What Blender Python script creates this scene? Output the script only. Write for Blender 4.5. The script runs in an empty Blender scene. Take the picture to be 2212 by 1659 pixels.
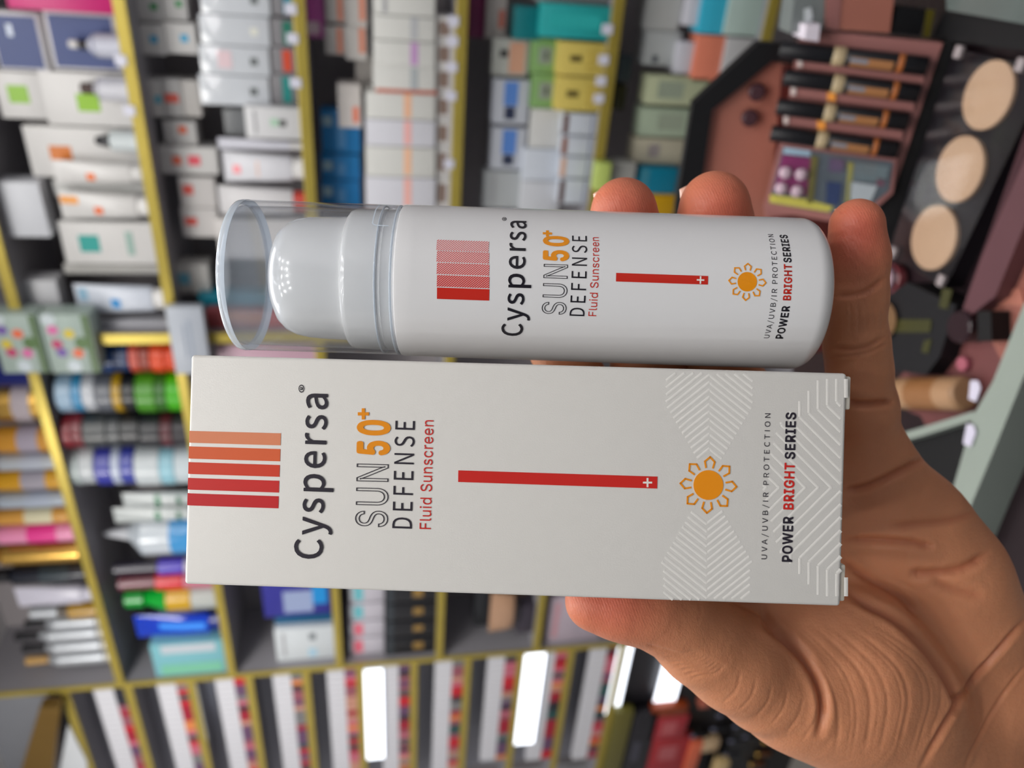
import bpy, bmesh, math, os, random
import numpy as np
from mathutils import Vector, Matrix
S = bpy.context.scene
COL = S.collection
random.seed(7)
# ---------------------------------------------------------------- camera
F_PX = 1661.0
PITCH = math.radians(10.0); ROLL = 0.02
CAM = Vector((0, 0, 1.50))
YAW = math.atan2(.515, .857)                        # the shelf wall runs along world x, the camera looks at it askew
YR = Matrix.Rotation(YAW, 3, 'Z')
FWD = YR @ Vector((0, math.cos(PITCH), -math.sin(PITCH)))
UPV = YR @ Vector((0, math.sin(PITCH), math.cos(PITCH)))
RGT = YR @ Vector((1, 0, 0))
cx = -UPV*math.cos(ROLL) - RGT*math.sin(ROLL)      # picture right  (the phone is held sideways)
cy = -UPV*math.sin(ROLL) + RGT*math.cos(ROLL)      # picture up
cam_d = bpy.data.cameras.new('camera'); cam_d.sensor_width = 36; cam_d.lens = 36*F_PX/2212
cam_d.clip_start = 0.01; cam_d.clip_end = 60
cam_d.dof.use_dof = True; cam_d.dof.focus_distance = 0.162; cam_d.dof.aperture_fstop = 13.5
cam = bpy.data.objects.new('camera', cam_d); COL.objects.link(cam)
cam.matrix_world = Matrix.Translation(CAM) @ Matrix((cx, cy, -FWD)).transposed().to_4x4()
S.camera = cam
def ray(px, py): return FWD + cx*((px-1106)/F_PX) - cy*((py-829.5)/F_PX)
def at(px, py, d): return CAM + ray(px, py)*d
# camera-aligned frame (x picture right, y picture down, z away) used for the hand-held things
HELD = Matrix.Translation(CAM) @ Matrix((cx, -cy, FWD)).transposed().to_4x4()
# ---------------------------------------------------------------- world, lights, exposure
W = bpy.data.worlds.new('daylight'); S.world = W; W.use_nodes = True
bg = W.node_tree.nodes['Background']; bg.inputs[0].default_value = (0.86, 0.93, 1.0, 1); bg.inputs[1].default_value = 0.24
vs = S.view_settings; vs.view_transform = 'Standard'; vs.look = 'None'; vs.gamma = 1; vs.use_curve_mapping = False; vs.exposure = 0.0
S.cycles.use_denoising = True; S.cycles.max_bounces = 8; S.cycles.transparent_max_bounces = 16
S.cycles.caustics_reflective = False; S.cycles.sample_clamp_indirect = 6
def area(name, loc, target, sx, sy, power, col):
    l = bpy.data.lights.new(name, 'AREA'); l.shape = 'RECTANGLE'; l.size = sx; l.size_y = sy; l.energy = power; l.color = col
    o = bpy.data.objects.new(name, l); COL.objects.link(o); o.location = loc
    o.rotation_euler = (Vector(target)-Vector(loc)).to_track_quat('-Z', 'Y').to_euler(); return o
def yw(x, y, z): return YR @ Vector((x, y, z))
area('shopfront_daylight', yw(0.9, -2.2, 1.7), yw(0, .3, 1.4), 2.2, 1.8, 11, (0.90, 0.95, 1.0))
DOWN = [yw(-.5+.25*i, -.62+.3*j, 2.575) for j in range(3) for i in range(5)]          # recessed downlights over the customer
for q in DOWN: area('downlight_lamp', q, (q.x, q.y, 0), .07, .07, 1.15, (1.0, 0.985, 0.96))
area('ceiling_panel_light', yw(0.0, 0.85, 2.52), yw(0, .9, 0), 1.3, 0.5, 15, (1.0, 0.98, 0.95))
area('ceiling_panel_light', yw(-1.1, 1.25, 2.5), yw(-1.5, 2.0, 1.5), 0.5, 0.4, 20, (1.0, 0.97, 0.93))
# ---------------------------------------------------------------- materials
def lin(c):
    out = []
    for v in c[:3]:
        v = v/255.0
        out.append(v/12.92 if v <= .04045 else ((v+.055)/1.055)**2.4)
    return (*out, 1)
MC = {}
def mat(col, rough=.45, metal=0.0, spec=.5, name=None, var=.06, scale=60, bump=0.0, coat=0.0, emit=None, alpha=None):
    key = (tuple(col), rough, metal, spec, name, var, scale, bump, coat, emit, alpha)
    if key in MC: return MC[key]
    m = bpy.data.materials.new(name or 'paint_%02x%02x%02x' % tuple(int(v) for v in col)); m.use_nodes = True
    nt = m.node_tree; b = nt.nodes['Principled BSDF']
    b.inputs['Roughness'].default_value = rough; b.inputs['Metallic'].default_value = metal
    b.inputs['Specular IOR Level'].default_value = spec; b.inputs['Coat Weight'].default_value = coat
    c = lin(col)
    if var > 0:
        tc = nt.nodes.new('ShaderNodeTexCoord'); n = nt.nodes.new('ShaderNodeTexNoise'); n.inputs['Scale'].default_value = scale
        r = nt.nodes.new('ShaderNodeMix'); r.data_type = 'RGBA'
        r.inputs[6].default_value = tuple(max(0, v*(1-var)) for v in c[:3])+(1,); r.inputs[7].default_value = tuple(min(1, v*(1+var)) for v in c[:3])+(1,)
        nt.links.new(tc.outputs['Object'], n.inputs['Vector']); nt.links.new(n.outputs['Fac'], r.inputs[0]); nt.links.new(r.outputs[2], b.inputs['Base Color'])
        if bump:
            bp = nt.nodes.new('ShaderNodeBump'); bp.inputs['Distance'].default_value = bump
            n2 = nt.nodes.new('ShaderNodeTexNoise'); n2.inputs['Scale'].default_value = scale*12
            nt.links.new(tc.outputs['Object'], n2.inputs['Vector']); nt.links.new(n2.outputs['Fac'], bp.inputs['Height']); nt.links.new(bp.outputs[0], b.inputs['Normal'])
    else: b.inputs['Base Color'].default_value = c
    if emit: b.inputs['Emission Color'].default_value = c; b.inputs['Emission Strength'].default_value = emit
    MC[key] = m; return m
def clear_mat(name, tint, ior=1.49, rough=.02, haze=0.0, hcol=(.8, .86, .92, 1)):
    m = bpy.data.materials.new(name); m.use_nodes = True; nt = m.node_tree; nt.nodes.clear()
    o = nt.nodes.new('ShaderNodeOutputMaterial'); t = nt.nodes.new('ShaderNodeBsdfTransparent'); t.inputs[0].default_value = tint
    g = nt.nodes.new('ShaderNodeBsdfGlossy'); g.inputs['Roughness'].default_value = rough
    f = nt.nodes.new('ShaderNodeFresnel'); f.inputs[0].default_value = ior; x = nt.nodes.new('ShaderNodeMixShader')
    gm = nt.nodes.new('ShaderNodeNewGeometry'); mr = nt.nodes.new('ShaderNodeMapRange'); mr.inputs[3].default_value = ior; mr.inputs[4].default_value = 1/ior
    nt.links.new(gm.outputs['Backfacing'], mr.inputs[0]); nt.links.new(mr.outputs[0], f.inputs[0])
    nt.links.new(f.outputs[0], x.inputs[0]); nt.links.new(g.outputs[0], x.inputs[2])
    if haze:
        d = nt.nodes.new('ShaderNodeBsdfDiffuse'); d.inputs[0].default_value = hcol; y = nt.nodes.new('ShaderNodeMixShader'); y.inputs[0].default_value = haze
        nt.links.new(t.outputs[0], y.inputs[1]); nt.links.new(d.outputs[0], y.inputs[2]); nt.links.new(y.outputs[0], x.inputs[1])
    else: nt.links.new(t.outputs[0], x.inputs[1])
    nt.links.new(x.outputs[0], o.inputs[0]); return m
# ---------------------------------------------------------------- mesh helpers
def mesh_obj(name, vf, m, parent=None, M=None, smooth=False):
    v, f = vf
    me = bpy.data.meshes.new(name); me.from_pydata([tuple(p) for p in v], [], [tuple(q) for q in f]); me.update()
    bm = bmesh.new(); bm.from_mesh(me); bmesh.ops.recalc_face_normals(bm, faces=bm.faces); bm.to_mesh(me); bm.free()
    if smooth is True:
        for p in me.polygons: p.use_smooth = True
    elif smooth: me.shade_smooth() if False else me.polygons.foreach_set('use_smooth', [True]*len(me.polygons)); me.set_sharp_from_angle(angle=math.radians(smooth)) if smooth is not True else None
    if m: me.materials.append(m)
    o = bpy.data.objects.new(name, me); COL.objects.link(o)
    if parent: o.parent = parent
    if M is not None: o.matrix_local = M
    return o
def join(*parts):
    V, Fc = [], []
    for v, f in parts:
        k = len(V); V += list(v); Fc += [tuple(i+k for i in q) for q in f]
    return V, Fc
def box(x0, x1, y0, y1, z0, z1, b=0.0, seg=2):
    if b <= 0:
        v = [(x, y, z) for x in (x0, x1) for y in (y0, y1) for z in (z0, z1)]
        return v, [(0, 1, 3, 2), (4, 6, 7, 5), (0, 4, 5, 1), (2, 3, 7, 6), (0, 2, 6, 4), (1, 5, 7, 3)]
    bm = bmesh.new(); bmesh.ops.create_cube(bm, size=1)
    for q in bm.verts: q.co = Vector(((x0+x1)/2+q.co.x*(x1-x0), (y0+y1)/2+q.co.y*(y1-y0), (z0+z1)/2+q.co.z*(z1-z0)))
    bmesh.ops.bevel(bm, geom=bm.edges[:], offset=b, segments=seg, affect='EDGES', profile=.5)
    bm.verts.index_update(); r = [tuple(q.co) for q in bm.verts], [tuple(q.index for q in g.verts) for g in bm.faces]; bm.free(); return r
def lathe(prof, n=32, axis='z', sx=1.0, sy=1.0, ends=True):       # prof: [(radius, height)]
    V, Fc = [], []
    for r, h in prof:
        for k in range(n):
            a = 2*math.pi*k/n; V.append((r*math.cos(a)*sx, r*math.sin(a)*sy, h))
    for i in range(len(prof)-1):
        for k in range(n):
            k2 = (k+1) % n; Fc.append((i*n+k, i*n+k2, (i+1)*n+k2, (i+1)*n+k))
    if ends: Fc.append(tuple(range(n))[::-1]); Fc.append(tuple((len(prof)-1)*n+k for k in range(n)))
    if axis == 'x': V = [(z, x, y) for x, y, z in V]
    return V, Fc
def prism(poly, z0, z1):
    n = len(poly); V = [(p[0], p[1], z0) for p in poly]+[(p[0], p[1], z1) for p in poly]
    return V, [tuple(range(n))[::-1], tuple(range(n, 2*n))]+[(i, (i+1) % n, n+(i+1) % n, n+i) for i in range(n)]
def rrect(x0, x1, y0, y1, r, n=6):
    out = []
    for cx_, cy_, a0 in ((x1-r, y1-r, 0), (x0+r, y1-r, 90), (x0+r, y0+r, 180), (x1-r, y0+r, 270)):
        for k in range(n+1):
            a = math.radians(a0+90*k/n); out.append((cx_+r*math.cos(a), cy_+r*math.sin(a)))
    return out
def tag(o, label, cat, group=None, kind=None):
    if label: o['label'] = label
    if cat: o['category'] = cat
    if group: o['group'] = group
    if kind: o['kind'] = kind
    return o
def structure(o): o['kind'] = 'structure'; return o
def empty(name, M):
    o = bpy.data.objects.new(name, None); o.empty_display_size = .01; COL.objects.link(o); o.matrix_world = M; return o
# ---------------------------------------------------------------- lettering
FD = bpy.utils.system_resource('DATAFILES', path='fonts')
def font(f):
    try: return bpy.data.fonts.load(os.path.join(FD, f))
    except Exception: return None
F_HUM = font('Noto Sans CJK Regular.woff2'); F_SANS = font('Inter.woff2')
def text_mesh(body, fnt, bold=0.0, space=1.0, outline=0.0):
    c = bpy.data.curves.new('t', 'FONT'); c.body = body; c.space_character = space; c.resolution_u = 8 if outline else 4
    if fnt: c.font = fnt
    c.offset = bold if outline else 0
    if outline: c.fill_mode = 'NONE'; c.bevel_depth = outline; c.bevel_resolution = 1
    o = bpy.data.objects.new('t', c); COL.objects.link(o); dg = bpy.context.evaluated_depsgraph_get(); dg.update()
    me = o.evaluated_get(dg).to_mesh()
    V = [tuple(v.co) for v in me.vertices]; Fc = [tuple(p.vertices) for p in me.polygons]
    o.evaluated_get(dg).to_mesh_clear(); bpy.data.objects.remove(o); bpy.data.curves.remove(c)
    if bold > 0 and not outline:                                          # heavier strokes: overlay copies shifted round a small circle
        V0, F0 = V, Fc; V, Fc = [], []
        for q in range(8):
            dx, dy = bold*math.cos(q*math.pi/4), bold*.8*math.sin(q*math.pi/4); k0 = len(V)
            V += [(v[0]+dx, v[1]+dy, v[2]+q*.002) for v in V0]; Fc += [tuple(i+k0 for i in f) for f in F0]
    return V, Fc
def fit_text(vf, w, h, base_pad=None):
    V, Fc = vf
    x0 = min(v[0] for v in V); x1 = max(v[0] for v in V); y1 = max(v[1] for v in V)
    sx = w/(x1-x0); sy = h/y1
    return [((v[0]-x0)*sx, v[1]*sy, v[2]*sy) for v in V], Fc
# ================================================================ THE BOX IN THE HAND (millimetres in, metres out)
mm = 0.001
def plane_hit(M, px, py, z=0.0):          # pixel ray met with the local plane z (metres)
    Mi = M.inverted(); o = Mi @ CAM; d = Mi.to_3x3() @ ray(px, py)
    t = (z-o.z)/d.z; return o+d*t
a = Vector((.9994, .0287, -.018)).normalized(); b_ = Vector((-.0287, 1, 0)); b_ = (b_-a*a.dot(b_)).normalized(); c_ = a.cross(b_)
BOXM = HELD @ Matrix.Translation(Vector((.25, 19.85, 159.45))*mm) @ Matrix((a, b_, c_)).transposed().to_4x4()
L2, W2, TH = 68.1*mm, 24.0*mm, 38*mm
card = mat((222, 219, 214), rough=.38, spec=.4, name='satin_white_card', var=.015, scale=300, bump=.00002)
box_root = empty('sunscreen_carton', BOXM)
tag(box_root, 'white sunscreen carton with red stripes, orange sun and embossed chevrons held in the hand', 'box')
mesh_obj('carton_body', box(-L2, L2, -W2, W2, 0, TH, .0007, 3), card, box_root, smooth=30)
fl = mat((206, 200, 188), rough=.5, name='folded_card_edge', var=.03)
for (ya, yb) in ((-W2+.0006, -W2+.0075), (W2-.0085, W2-.0009)):
    mesh_obj('tuck_flap', box(L2-.0002, L2+.0011, ya, yb, .0006, .012, .0004), fl, box_root, smooth=30)
def fp(px, py): p = plane_hit(BOXM, px, py); return p.x, p.y
EPS = .00006
def box_quad(name, quad, m, z=-.00008, parent=None):
    P = [fp(*q) for q in quad]; return mesh_obj(name, prism(P, z, z+.00005), m, parent or box_root)
ink = mat((38, 32, 44), rough=.45, var=0, name='near_black_ink'); redi = mat((205, 36, 28), rough=.4, var=0, name='red_ink')
orai = mat((238, 146, 10), rough=.4, var=0, name='orange_ink'); whi = mat((235, 232, 226), rough=.4, var=0, name='white_ink')
LIFT = .0001
def map_box(V, p0, p1):
    x0, y0 = fp(*p0); x1, y1 = fp(*p1); L = math.hypot(x1-x0, y1-y0); ux, uy = (x1-x0)/L, (y1-y0)/L
    # text-right runs towards p1, text-up is picture-left
    vx, vy = uy, -ux
    if vx > 0: vx, vy = -vx, -vy
    return [(x0+ux*t[0]+vx*t[1], y0+uy*t[0]+vy*t[1], -LIFT-t[2]*.2) for t in V]
def box_text(name, body, p0, p1, hpx, m, fnt, **k):
    x0, y0 = fp(*p0); x1, y1 = fp(*p1); L = math.hypot(x1-x0, y1-y0)
    V, Fc = fit_text(text_mesh(body, fnt, **k), L, hpx*160/F_PX*mm)
    return mesh_obj(name, (map_box(V, p0, p1), Fc), m, box_root)
def box_strip(poly, w, z=-EPS):          # stroke along points (metres)
    out = []
    for (xa, ya), (xb, yb) in zip(poly[:-1], poly[1:]):
        L = math.hypot(xb-xa, yb-ya); nx, ny = -(yb-ya)/L*w/2, (xb-xa)/L*w/2; ex, ey = (xb-xa)/L*w*.35, (yb-ya)/L*w*.35
        out.append(prism([(xa-ex+nx, ya-ey+ny), (xb+ex+nx, yb+ey+ny), (xb+ex-nx, yb+ey-ny), (xa-ex-nx, ya-ey-ny)], z, z+.00004))
    return join(*out)
stripe_cols = [(226, 138, 98), (222, 98, 52), (214, 62, 34), (206, 38, 34), (200, 28, 34)]
ry = [(936, 962), (970, 996.5), (1004.5, 1030), (1038.5, 1064), (1072, 1098)]; ly = [(930.8, 956.3), (964.3, 990.6), (998.4, 1023.8), (1032.5, 1057.7), (1065.7, 1091.8)]
for k in range(5):
    xr = 607-k*1.2
    q = [fp(412, ly[k][0]), fp(xr, ry[k][0]), fp(xr-.8, ry[k][1]), fp(411, ly[k][1])]
    ms = mat(stripe_cols[k], rough=.42, var=.02, name='stripe_ink_%s' % ['peach', 'orange', 'vermilion', 'scarlet', 'crimson'][k])
    o = join(prism(q, -EPS, -EPS+.00005), box(-L2-EPS, -L2+.00003, q[0][1]-.0000, q[3][1], .0005, TH-.002),
             prism([(q[0][0]+.0001, q[0][1]), (-L2+.0002, q[0][1]-.00003), (-L2+.0002, q[3][1]-.00003), (q[3][0]+.0001, q[3][1])], -EPS+.00001, .0001))
    mesh_obj('colour_stripe', o, ms, box_root)
box_text('brand_lettering', 'Cyspersa', (696, 1208), (708, 851), 62, ink, F_HUM, bold=.004, space=1.06)
box_text('registered_mark', '\u00ae', (661, 848), (661, 831), 16, ink, F_SANS)
box_text('outline_lettering', 'SUN', (835.5, 1139), (838.5, 1003), 69, ink, F_SANS, outline=.009, space=1.1)
box_text('number_lettering', '50', (838, 984), (840, 908), 69, orai, F_SANS, bold=.038, space=1.22)
def plus(cxp, cyp, s, w):
    def P(dx, dy): return fp(cxp+dx, cyp+dy)
    return join(prism([P(-s/2, -w/2), P(s/2, -w/2), P(s/2, w/2), P(-s/2, w/2)], -.00012, -EPS), prism([P(-w/2, -s/2), P(w/2, -s/2), P(w/2, s/2), P(-w/2, s/2)], -.00013, -EPS))
mesh_obj('plus_sign', plus(785, 894, 24, 7), orai, box_root)
box_text('word_lettering', 'DEFENSE', (889.5, 1142), (896.5, 909.5), 43, ink, F_HUM, bold=-.012, space=1.12)
box_text('word_lettering', 'Fluid Sunscreen', (930.5, 1143), (936.5, 908), 25, redi, F_SANS, bold=-.004, space=1.04)
box_quad('red_bar', [(990, 1016), (1420, 1029.5), (1419.3, 1055.3), (989.6, 1041)], redi)
mesh_obj('plus_sign', plus(1398.6, 1042.3, 20, 4), whi, box_root)
def sun_parts(cxm, cym, r, R1, R2, hw, n=40):      # disc plus eight house shaped rays
    disc = [(cxm+r*math.cos(2*math.pi*k/n), cym+r*math.sin(2*math.pi*k/n)) for k in range(n)]
    rays = []
    for k in range(8):
        t = math.pi/4*k+.03; c, s = math.cos(t), math.sin(t)
        sh = R1+(R2-R1)*.56
        loc = [(R1, -hw*.72), (sh, -hw), (R2, 0), (sh, hw), (R1, hw*.72)]
        rays.append([(cxm+c*u-s*v, cym+s*u+c*v) for u, v in loc])
    return disc, rays
px2m = 160/F_PX*mm
cxm, cym = fp(1530, 1047.7)
disc, rays = sun_parts(cxm, cym, 31.8*px2m, 37.5*px2m, 60*px2m, 10.5*px2m)
mesh_obj('sun_disc', prism(disc, -.0001, .0), orai, box_root)
for r_ in rays: mesh_obj('sun_ray', box_strip(r_, 3.7*px2m, -.0001), orai, box_root)
box_text('small_lettering', 'UVA/UVB/IR PROTECTION', (1656, 1208), (1664, 893), 12.5, ink, F_HUM, space=1.18, bold=-.012)
box_text('bold_lettering', 'POWER', (1710, 1214), (1712.6, 1116), 21.5, ink, F_SANS, bold=.028, space=1.12)
box_text('bold_lettering', 'BRIGHT', (1713, 1101), (1716, 1000), 21.5, redi, F_SANS, bold=.028, space=1.12)
box_text('bold_lettering', 'SERIES', (1716.2, 992), (1718.6, 891), 21.5, ink, F_SANS, bold=.028, space=1.12)
# embossed ridges
def ridge(p, q, w=.00082, h=.00006):
    (xa, ya), (xb, yb) = p, q; L = math.hypot(xb-xa, yb-ya)
    if L < 1e-5: return [], []
    nx, ny = -(yb-ya)/L, (xb-xa)/L; V = []
    prof = [(-.5, .0), (-.3, .55), (-.1, .97), (.1, .97), (.3, .55), (.5, 0)]
    for (x, y) in (p, q):
        for u, hh in prof: V.append((x+nx*u*w, y+ny*u*w, -hh*h+.00001))
    n = len(prof); return V, [(i, i+1, n+i+1, n+i) for i in range(n-1)]+[tuple(range(n)), tuple(range(n, 2*n))[::-1]]
segs = []
def C4(x, y): return fp(1000+x/2.5136, 770+y/2.5136)
for k in range(14):                        # upper and lower chevron fans
    y0 = 100+k*40
    for sgn, base in ((1, 0), (-1, 1)):
        if sgn == 1: yc, half = y0, 235-(y0-80)*.40
        else: yc, half = 1310-k*40, 245-k*40*.40
        if (sgn == 1 and y0 > 500) or (sgn == -1 and yc < 880): continue
        ax = 1340 if sgn == 1 else 1326
        for sx_ in (-1, 1):
            reach = half
            e = (ax+sx_*reach, yc+sgn*reach*.80)
            if sgn == 1 and e[1] < 90: continue
            s_ = (ax, yc)
            # clip arms that start above the edge of the panel
            segs.append(ridge(C4(*s_), C4(*e)))
for k in range(4):
    for sgn in (1, -1):
        for sx_ in (-1, 1):
            ax = 1340 if sgn == 1 else 1326; yb_ = 92 if sgn == 1 else 1318
            segs.append(ridge(C4(ax+sx_*(40+k*48), yb_), C4(ax+sx_*235, yb_+sgn*(235-40-k*48)*.80)))
for k in range(-2, 12):                    # nested arrows pointing to the foot of the box
    d = k*50; xv = 1530+d; xa = 1790+d*1.414
    dyb = xa-xv
    lim = min(590, (xv-1415)*1.13)
    xe = 2052
    for sgn in (-1, 1):
        yb0 = 712+sgn*min(dyb, lim)
        if lim > dyb:
            segs.append(ridge(C4(xv, 712+sgn*lim), C4(xv, 712+sgn*dyb)))
        st = min(dyb, lim)
        p0 = (xa-st, 712+sgn*st); p1 = (xa, 712)
        if p0[0] > xe: continue
        if p1[0] > xe: p1 = (xe, 712+sgn*(xa-xe))
        if xv > 1400 and xv < 2045: segs.append(ridge(C4(*p0), C4(*p1)))
mesh_obj('embossed_pattern', join(*[s for s in segs if s[0]]), card, box_root, smooth=40)
# ================================================================ THE BOTTLE
pL = Vector((-62.9, -25.4, 180)); pR = Vector((69.6, -20.9, 180.2))
ba = (pR-pL).normalized(); bb = Vector((0, 1, 0)); bb = (bb-ba*ba.dot(bb)).normalized(); bc = ba.cross(bb)
BOTM = HELD @ Matrix.Translation(pL*mm) @ Matrix((ba, bb, bc)).transposed().to_4x4()   # x runs cap -> base
R = 17.5*mm; BL = (pR-pL).length*mm
bot = empty('sunscreen_bottle', BOTM)
tag(bot, 'white airless pump sunscreen bottle with clear cap and orange sun held beside the carton', 'bottle')
plast = mat((226, 225, 226), rough=.22, spec=.5, name='glossy_white_plastic', var=.01, coat=.3)
plast2 = mat((236, 236, 236), rough=.16, spec=.5, name='white_pump_plastic', var=.01, coat=.3)
def lx(prof, n=128): return lathe([(r*mm, x*mm) for x, r in prof], n, 'x')
blen = BL/mm
fil = [(blen-4.2+4.2*math.sin(t), 17.5-4.2*(1-math.cos(t))) for t in [math.pi/2*k/9 for k in range(10)]]
mesh_obj('bottle_body', lx([(37.6, 14), (37.6, 17.0), (37.9, 17.4), (38.4, 17.5)]+[(x, 17.5) for x in range(42, int(blen-6), 6)]+fil+[(blen, 6)]), plast, bot, smooth=35)
dome = [(7.6, .4), (7.65, 3), (7.9, 6), (8.5, 8.8), (9.6, 11), (11.2, 12.5), (13.2, 13.4), (16, 13.9), (20, 14.15), (26.4, 14.3)]
mesh_obj('pump_head', lx([(d_[0], d_[1]) for d_ in dome]), plast2, bot, smooth=50)
mesh_obj('pump_collar', lx([(25.6, 14), (25.7, 15.2), (26.2, 15.8), (27.2, 16.1), (33.6, 16.15), (33.8, 15.8), (34.4, 15.8), (34.6, 16.15), (37.7, 16.15)]), plast2, bot, smooth=40)
capm = clear_mat('clear_cap_plastic', (.982, .988, .996, 1), rough=.03, haze=.02)
n_ = 128
V, Fc = [], []
prof = [(.7, 0), (.7, 10), (.7, 16.0), (36.9, 16.35), (36.9, 17.3), (2.0, 17.35), (.8, 17.1), (.2, 16.7), (0, 16.2), (0, 8), (0, 0)]
mesh_obj('clear_cap', lathe([(max(r, .01)*mm, x*mm) for x, r in prof], n_, 'x'), capm, bot, smooth=35)
rimm = clear_mat('cap_rim_plastic', (.9, .94, 1, 1), rough=.08, haze=.55, hcol=(.86, .93, 1, 1))
frost = clear_mat('frosted_cap_plastic', (.95, .97, 1, 1), rough=.15, haze=.30, hcol=(.84, .9, .98, 1))
def ring(x, r, t, n=96, m=10):
    V = [((x+t*math.cos(2*math.pi*j/m))*mm, (r+t*math.sin(2*math.pi*j/m))*math.cos(2*math.pi*i/n)*mm, (r+t*math.sin(2*math.pi*j/m))*math.sin(2*math.pi*i/n)*mm) for i in range(n) for j in range(m)]
    return V, [(i*m+j, ((i+1) % n)*m+j, ((i+1) % n)*m+(j+1) % m, i*m+(j+1) % m) for i in range(n) for j in range(m)]
mesh_obj('cap_rim', lathe([(r*mm, x*mm) for x, r in [(.25, 16.2), (-.02, 16.8), (.35, 17.3), (1.0, 17.43), (2.0, 17.41), (2.0, 17.3), (1.2, 16.9), (.6, 16.3)]], 128, 'x', ends=False), rimm, bot, smooth=60)  # near-white band puts the rim's highlight into its colour
mesh_obj('cap_seam', join(ring(33.6, 16.9, .2), ring(37.0, 17.05, .28)), rimm, bot, smooth=True)
mesh_obj('cap_top', lx([(.9, 16.2), (1.2, 16.2)]), clear_mat('cap_top_plastic', (.96, .975, 1, 1), rough=.05, haze=.06, hcol=(.9, .95, 1, 1)), bot)
pass
def cyl_hit(px, py):
    Mi = BOTM.inverted(); o = Mi @ CAM; d = Mi.to_3x3() @ ray(px, py)
    A = d.y**2+d.z**2; B = 2*(o.y*d.y+o.z*d.z); Cc = o.y**2+o.z**2-R*R
    t = (-B-math.sqrt(max(0, B*B-4*A*Cc)))/(2*A); p = o+d*t
    return p.x, math.atan2(p.y, -p.z)*R          # along, arc (positive = picture down)
def on_cyl(x, arc, lift): t = arc/R; return (x, (R+lift)*math.sin(t), -(R+lift)*math.cos(t))
def wrap(vf, lift=.00006, maxd=.0012):           # (x, arc, lift) mesh onto the cylinder, subdividing long edges
    V, Fc = vf; bm = bmesh.new(); bv = [bm.verts.new(v) for v in V]
    for q in Fc:
        try: bm.faces.new([bv[i] for i in q])
        except ValueError: pass
    for _ in range(6):
        es = [e for e in bm.edges if abs(e.verts[0].co.y-e.verts[1].co.y) > maxd]
        if not es: break
        bmesh.ops.subdivide_edges(bm, edges=es, cuts=1)
    bmesh.ops.triangulate(bm, faces=bm.faces[:])
    bm.verts.index_update(); r = [on_cyl(v.co.x, v.co.y, lift+v.co.z) for v in bm.verts], [tuple(v.index for v in g.verts) for g in bm.faces]
    bm.free(); return r
def bot_text(name, body, xbase, y0, y1, hpx, m, fnt, **k):
    xm, _ = cyl_hit(xbase, (y0+y1)/2); _, a0 = cyl_hit(xbase, y0); _, a1 = cyl_hit(xbase, y1)
    V, Fc = fit_text(text_mesh(body, fnt, **k), a0-a1, hpx*163/F_PX*mm)
    return mesh_obj(name, wrap(([(xm-v[1], a0-v[0], v[2]*.2) for v in V], Fc)), m, bot)
def flat_rect(x0, x1, a0, a1): return [(x0, a0, 0), (x1, a0, 0), (x1, a1, 0), (x0, a1, 0)], [(0, 1, 2, 3)]
vx0, va0 = cyl_hit(812, 452); vx1, va1 = cyl_hit(838, 487)
P_ = [(vx1, va0-.004), (vx0+.0003, va0-.004), (vx0, va0), (vx0+.0001, va1-.0006), (vx0+.0007, va1), (vx1, va1)]
v, f = box_strip(P_, .00028, 0); mesh_obj('vent_slot', wrap(([(q[0], q[1], abs(q[2])) for q in v], f), -.0001), rimm, bot)
def hatch(cov):
    m = bpy.data.materials.new('hatched_red_ink'); m.use_nodes = True; nt = m.node_tree; b = nt.nodes['Principled BSDF']; b.inputs['Roughness'].default_value = .25
    tc = nt.nodes.new('ShaderNodeTexCoord'); mp = nt.nodes.new('ShaderNodeMapping'); mp.inputs['Rotation'].default_value = (0, 0, math.radians(-50)); w = nt.nodes.new('ShaderNodeTexWave')
    w.inputs['Scale'].default_value = 900; r = nt.nodes.new('ShaderNodeValToRGB'); r.color_ramp.elements[0].position = max(0, .93-cov); r.color_ramp.elements[1].position = max(.02, 1.0-cov)
    r.color_ramp.elements[0].color = lin((224, 218, 220)); r.color_ramp.elements[1].color = lin((208, 48, 42))
    nt.links.new(tc.outputs['Object'], mp.inputs[0]); nt.links.new(mp.outputs[0], w.inputs[0]); nt.links.new(w.outputs['Fac'], r.inputs[0]); nt.links.new(r.outputs[0], b.inputs['Base Color']); return m
redb = mat((200, 38, 22), rough=.2, var=0, name='red_bottle_ink'); inkb = mat((24, 20, 30), rough=.2, var=0, name='black_bottle_ink'); orab = mat((236, 146, 6), rough=.2, var=0, name='orange_bottle_ink')
sy = [(518, 541, .42), (542, 566, .56), (567.5, 592, .68), (594, 619, .84), (621, 645.5, None)]
for ya, yb, cov in sy:
    x0, a0 = cyl_hit(944, ya); x1, a1 = cyl_hit(1058, yb); _, am = cyl_hit(944, yb)
    mesh_obj('printed_stripe', wrap(flat_rect(x0, x0+.0111, a0, am)), redb if cov is None else hatch(cov), bot)
bot_text('brand_lettering', 'Cyspersa', 1133, 726, 478, 47, inkb, F_HUM, bold=.004, space=1.06)
bot_text('registered_mark', '\u00ae', 1097, 477.5, 470, 13, inkb, F_SANS)
bot_text('outline_lettering', 'SUN', 1224, 680, 572, 52, inkb, F_SANS, outline=.009, space=1.1)
bot_text('number_lettering', '50', 1226, 565, 511, 54, orab, F_SANS, bold=.038, space=1.22)
x_, a_ = cyl_hit(1182.5, 504.5); s2 = .0010; w2 = .00032
mesh_obj('plus_sign', wrap(join(flat_rect(x_-s2, x_+s2, a_-w2, a_+w2), flat_rect(x_-w2, x_+w2, a_-s2*.9, a_+s2*.9))), orab, bot)
bot_text('word_lettering', 'DEFENSE', 1267, 683, 510, 33, inkb, F_HUM, bold=-.012, space=1.12)
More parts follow.
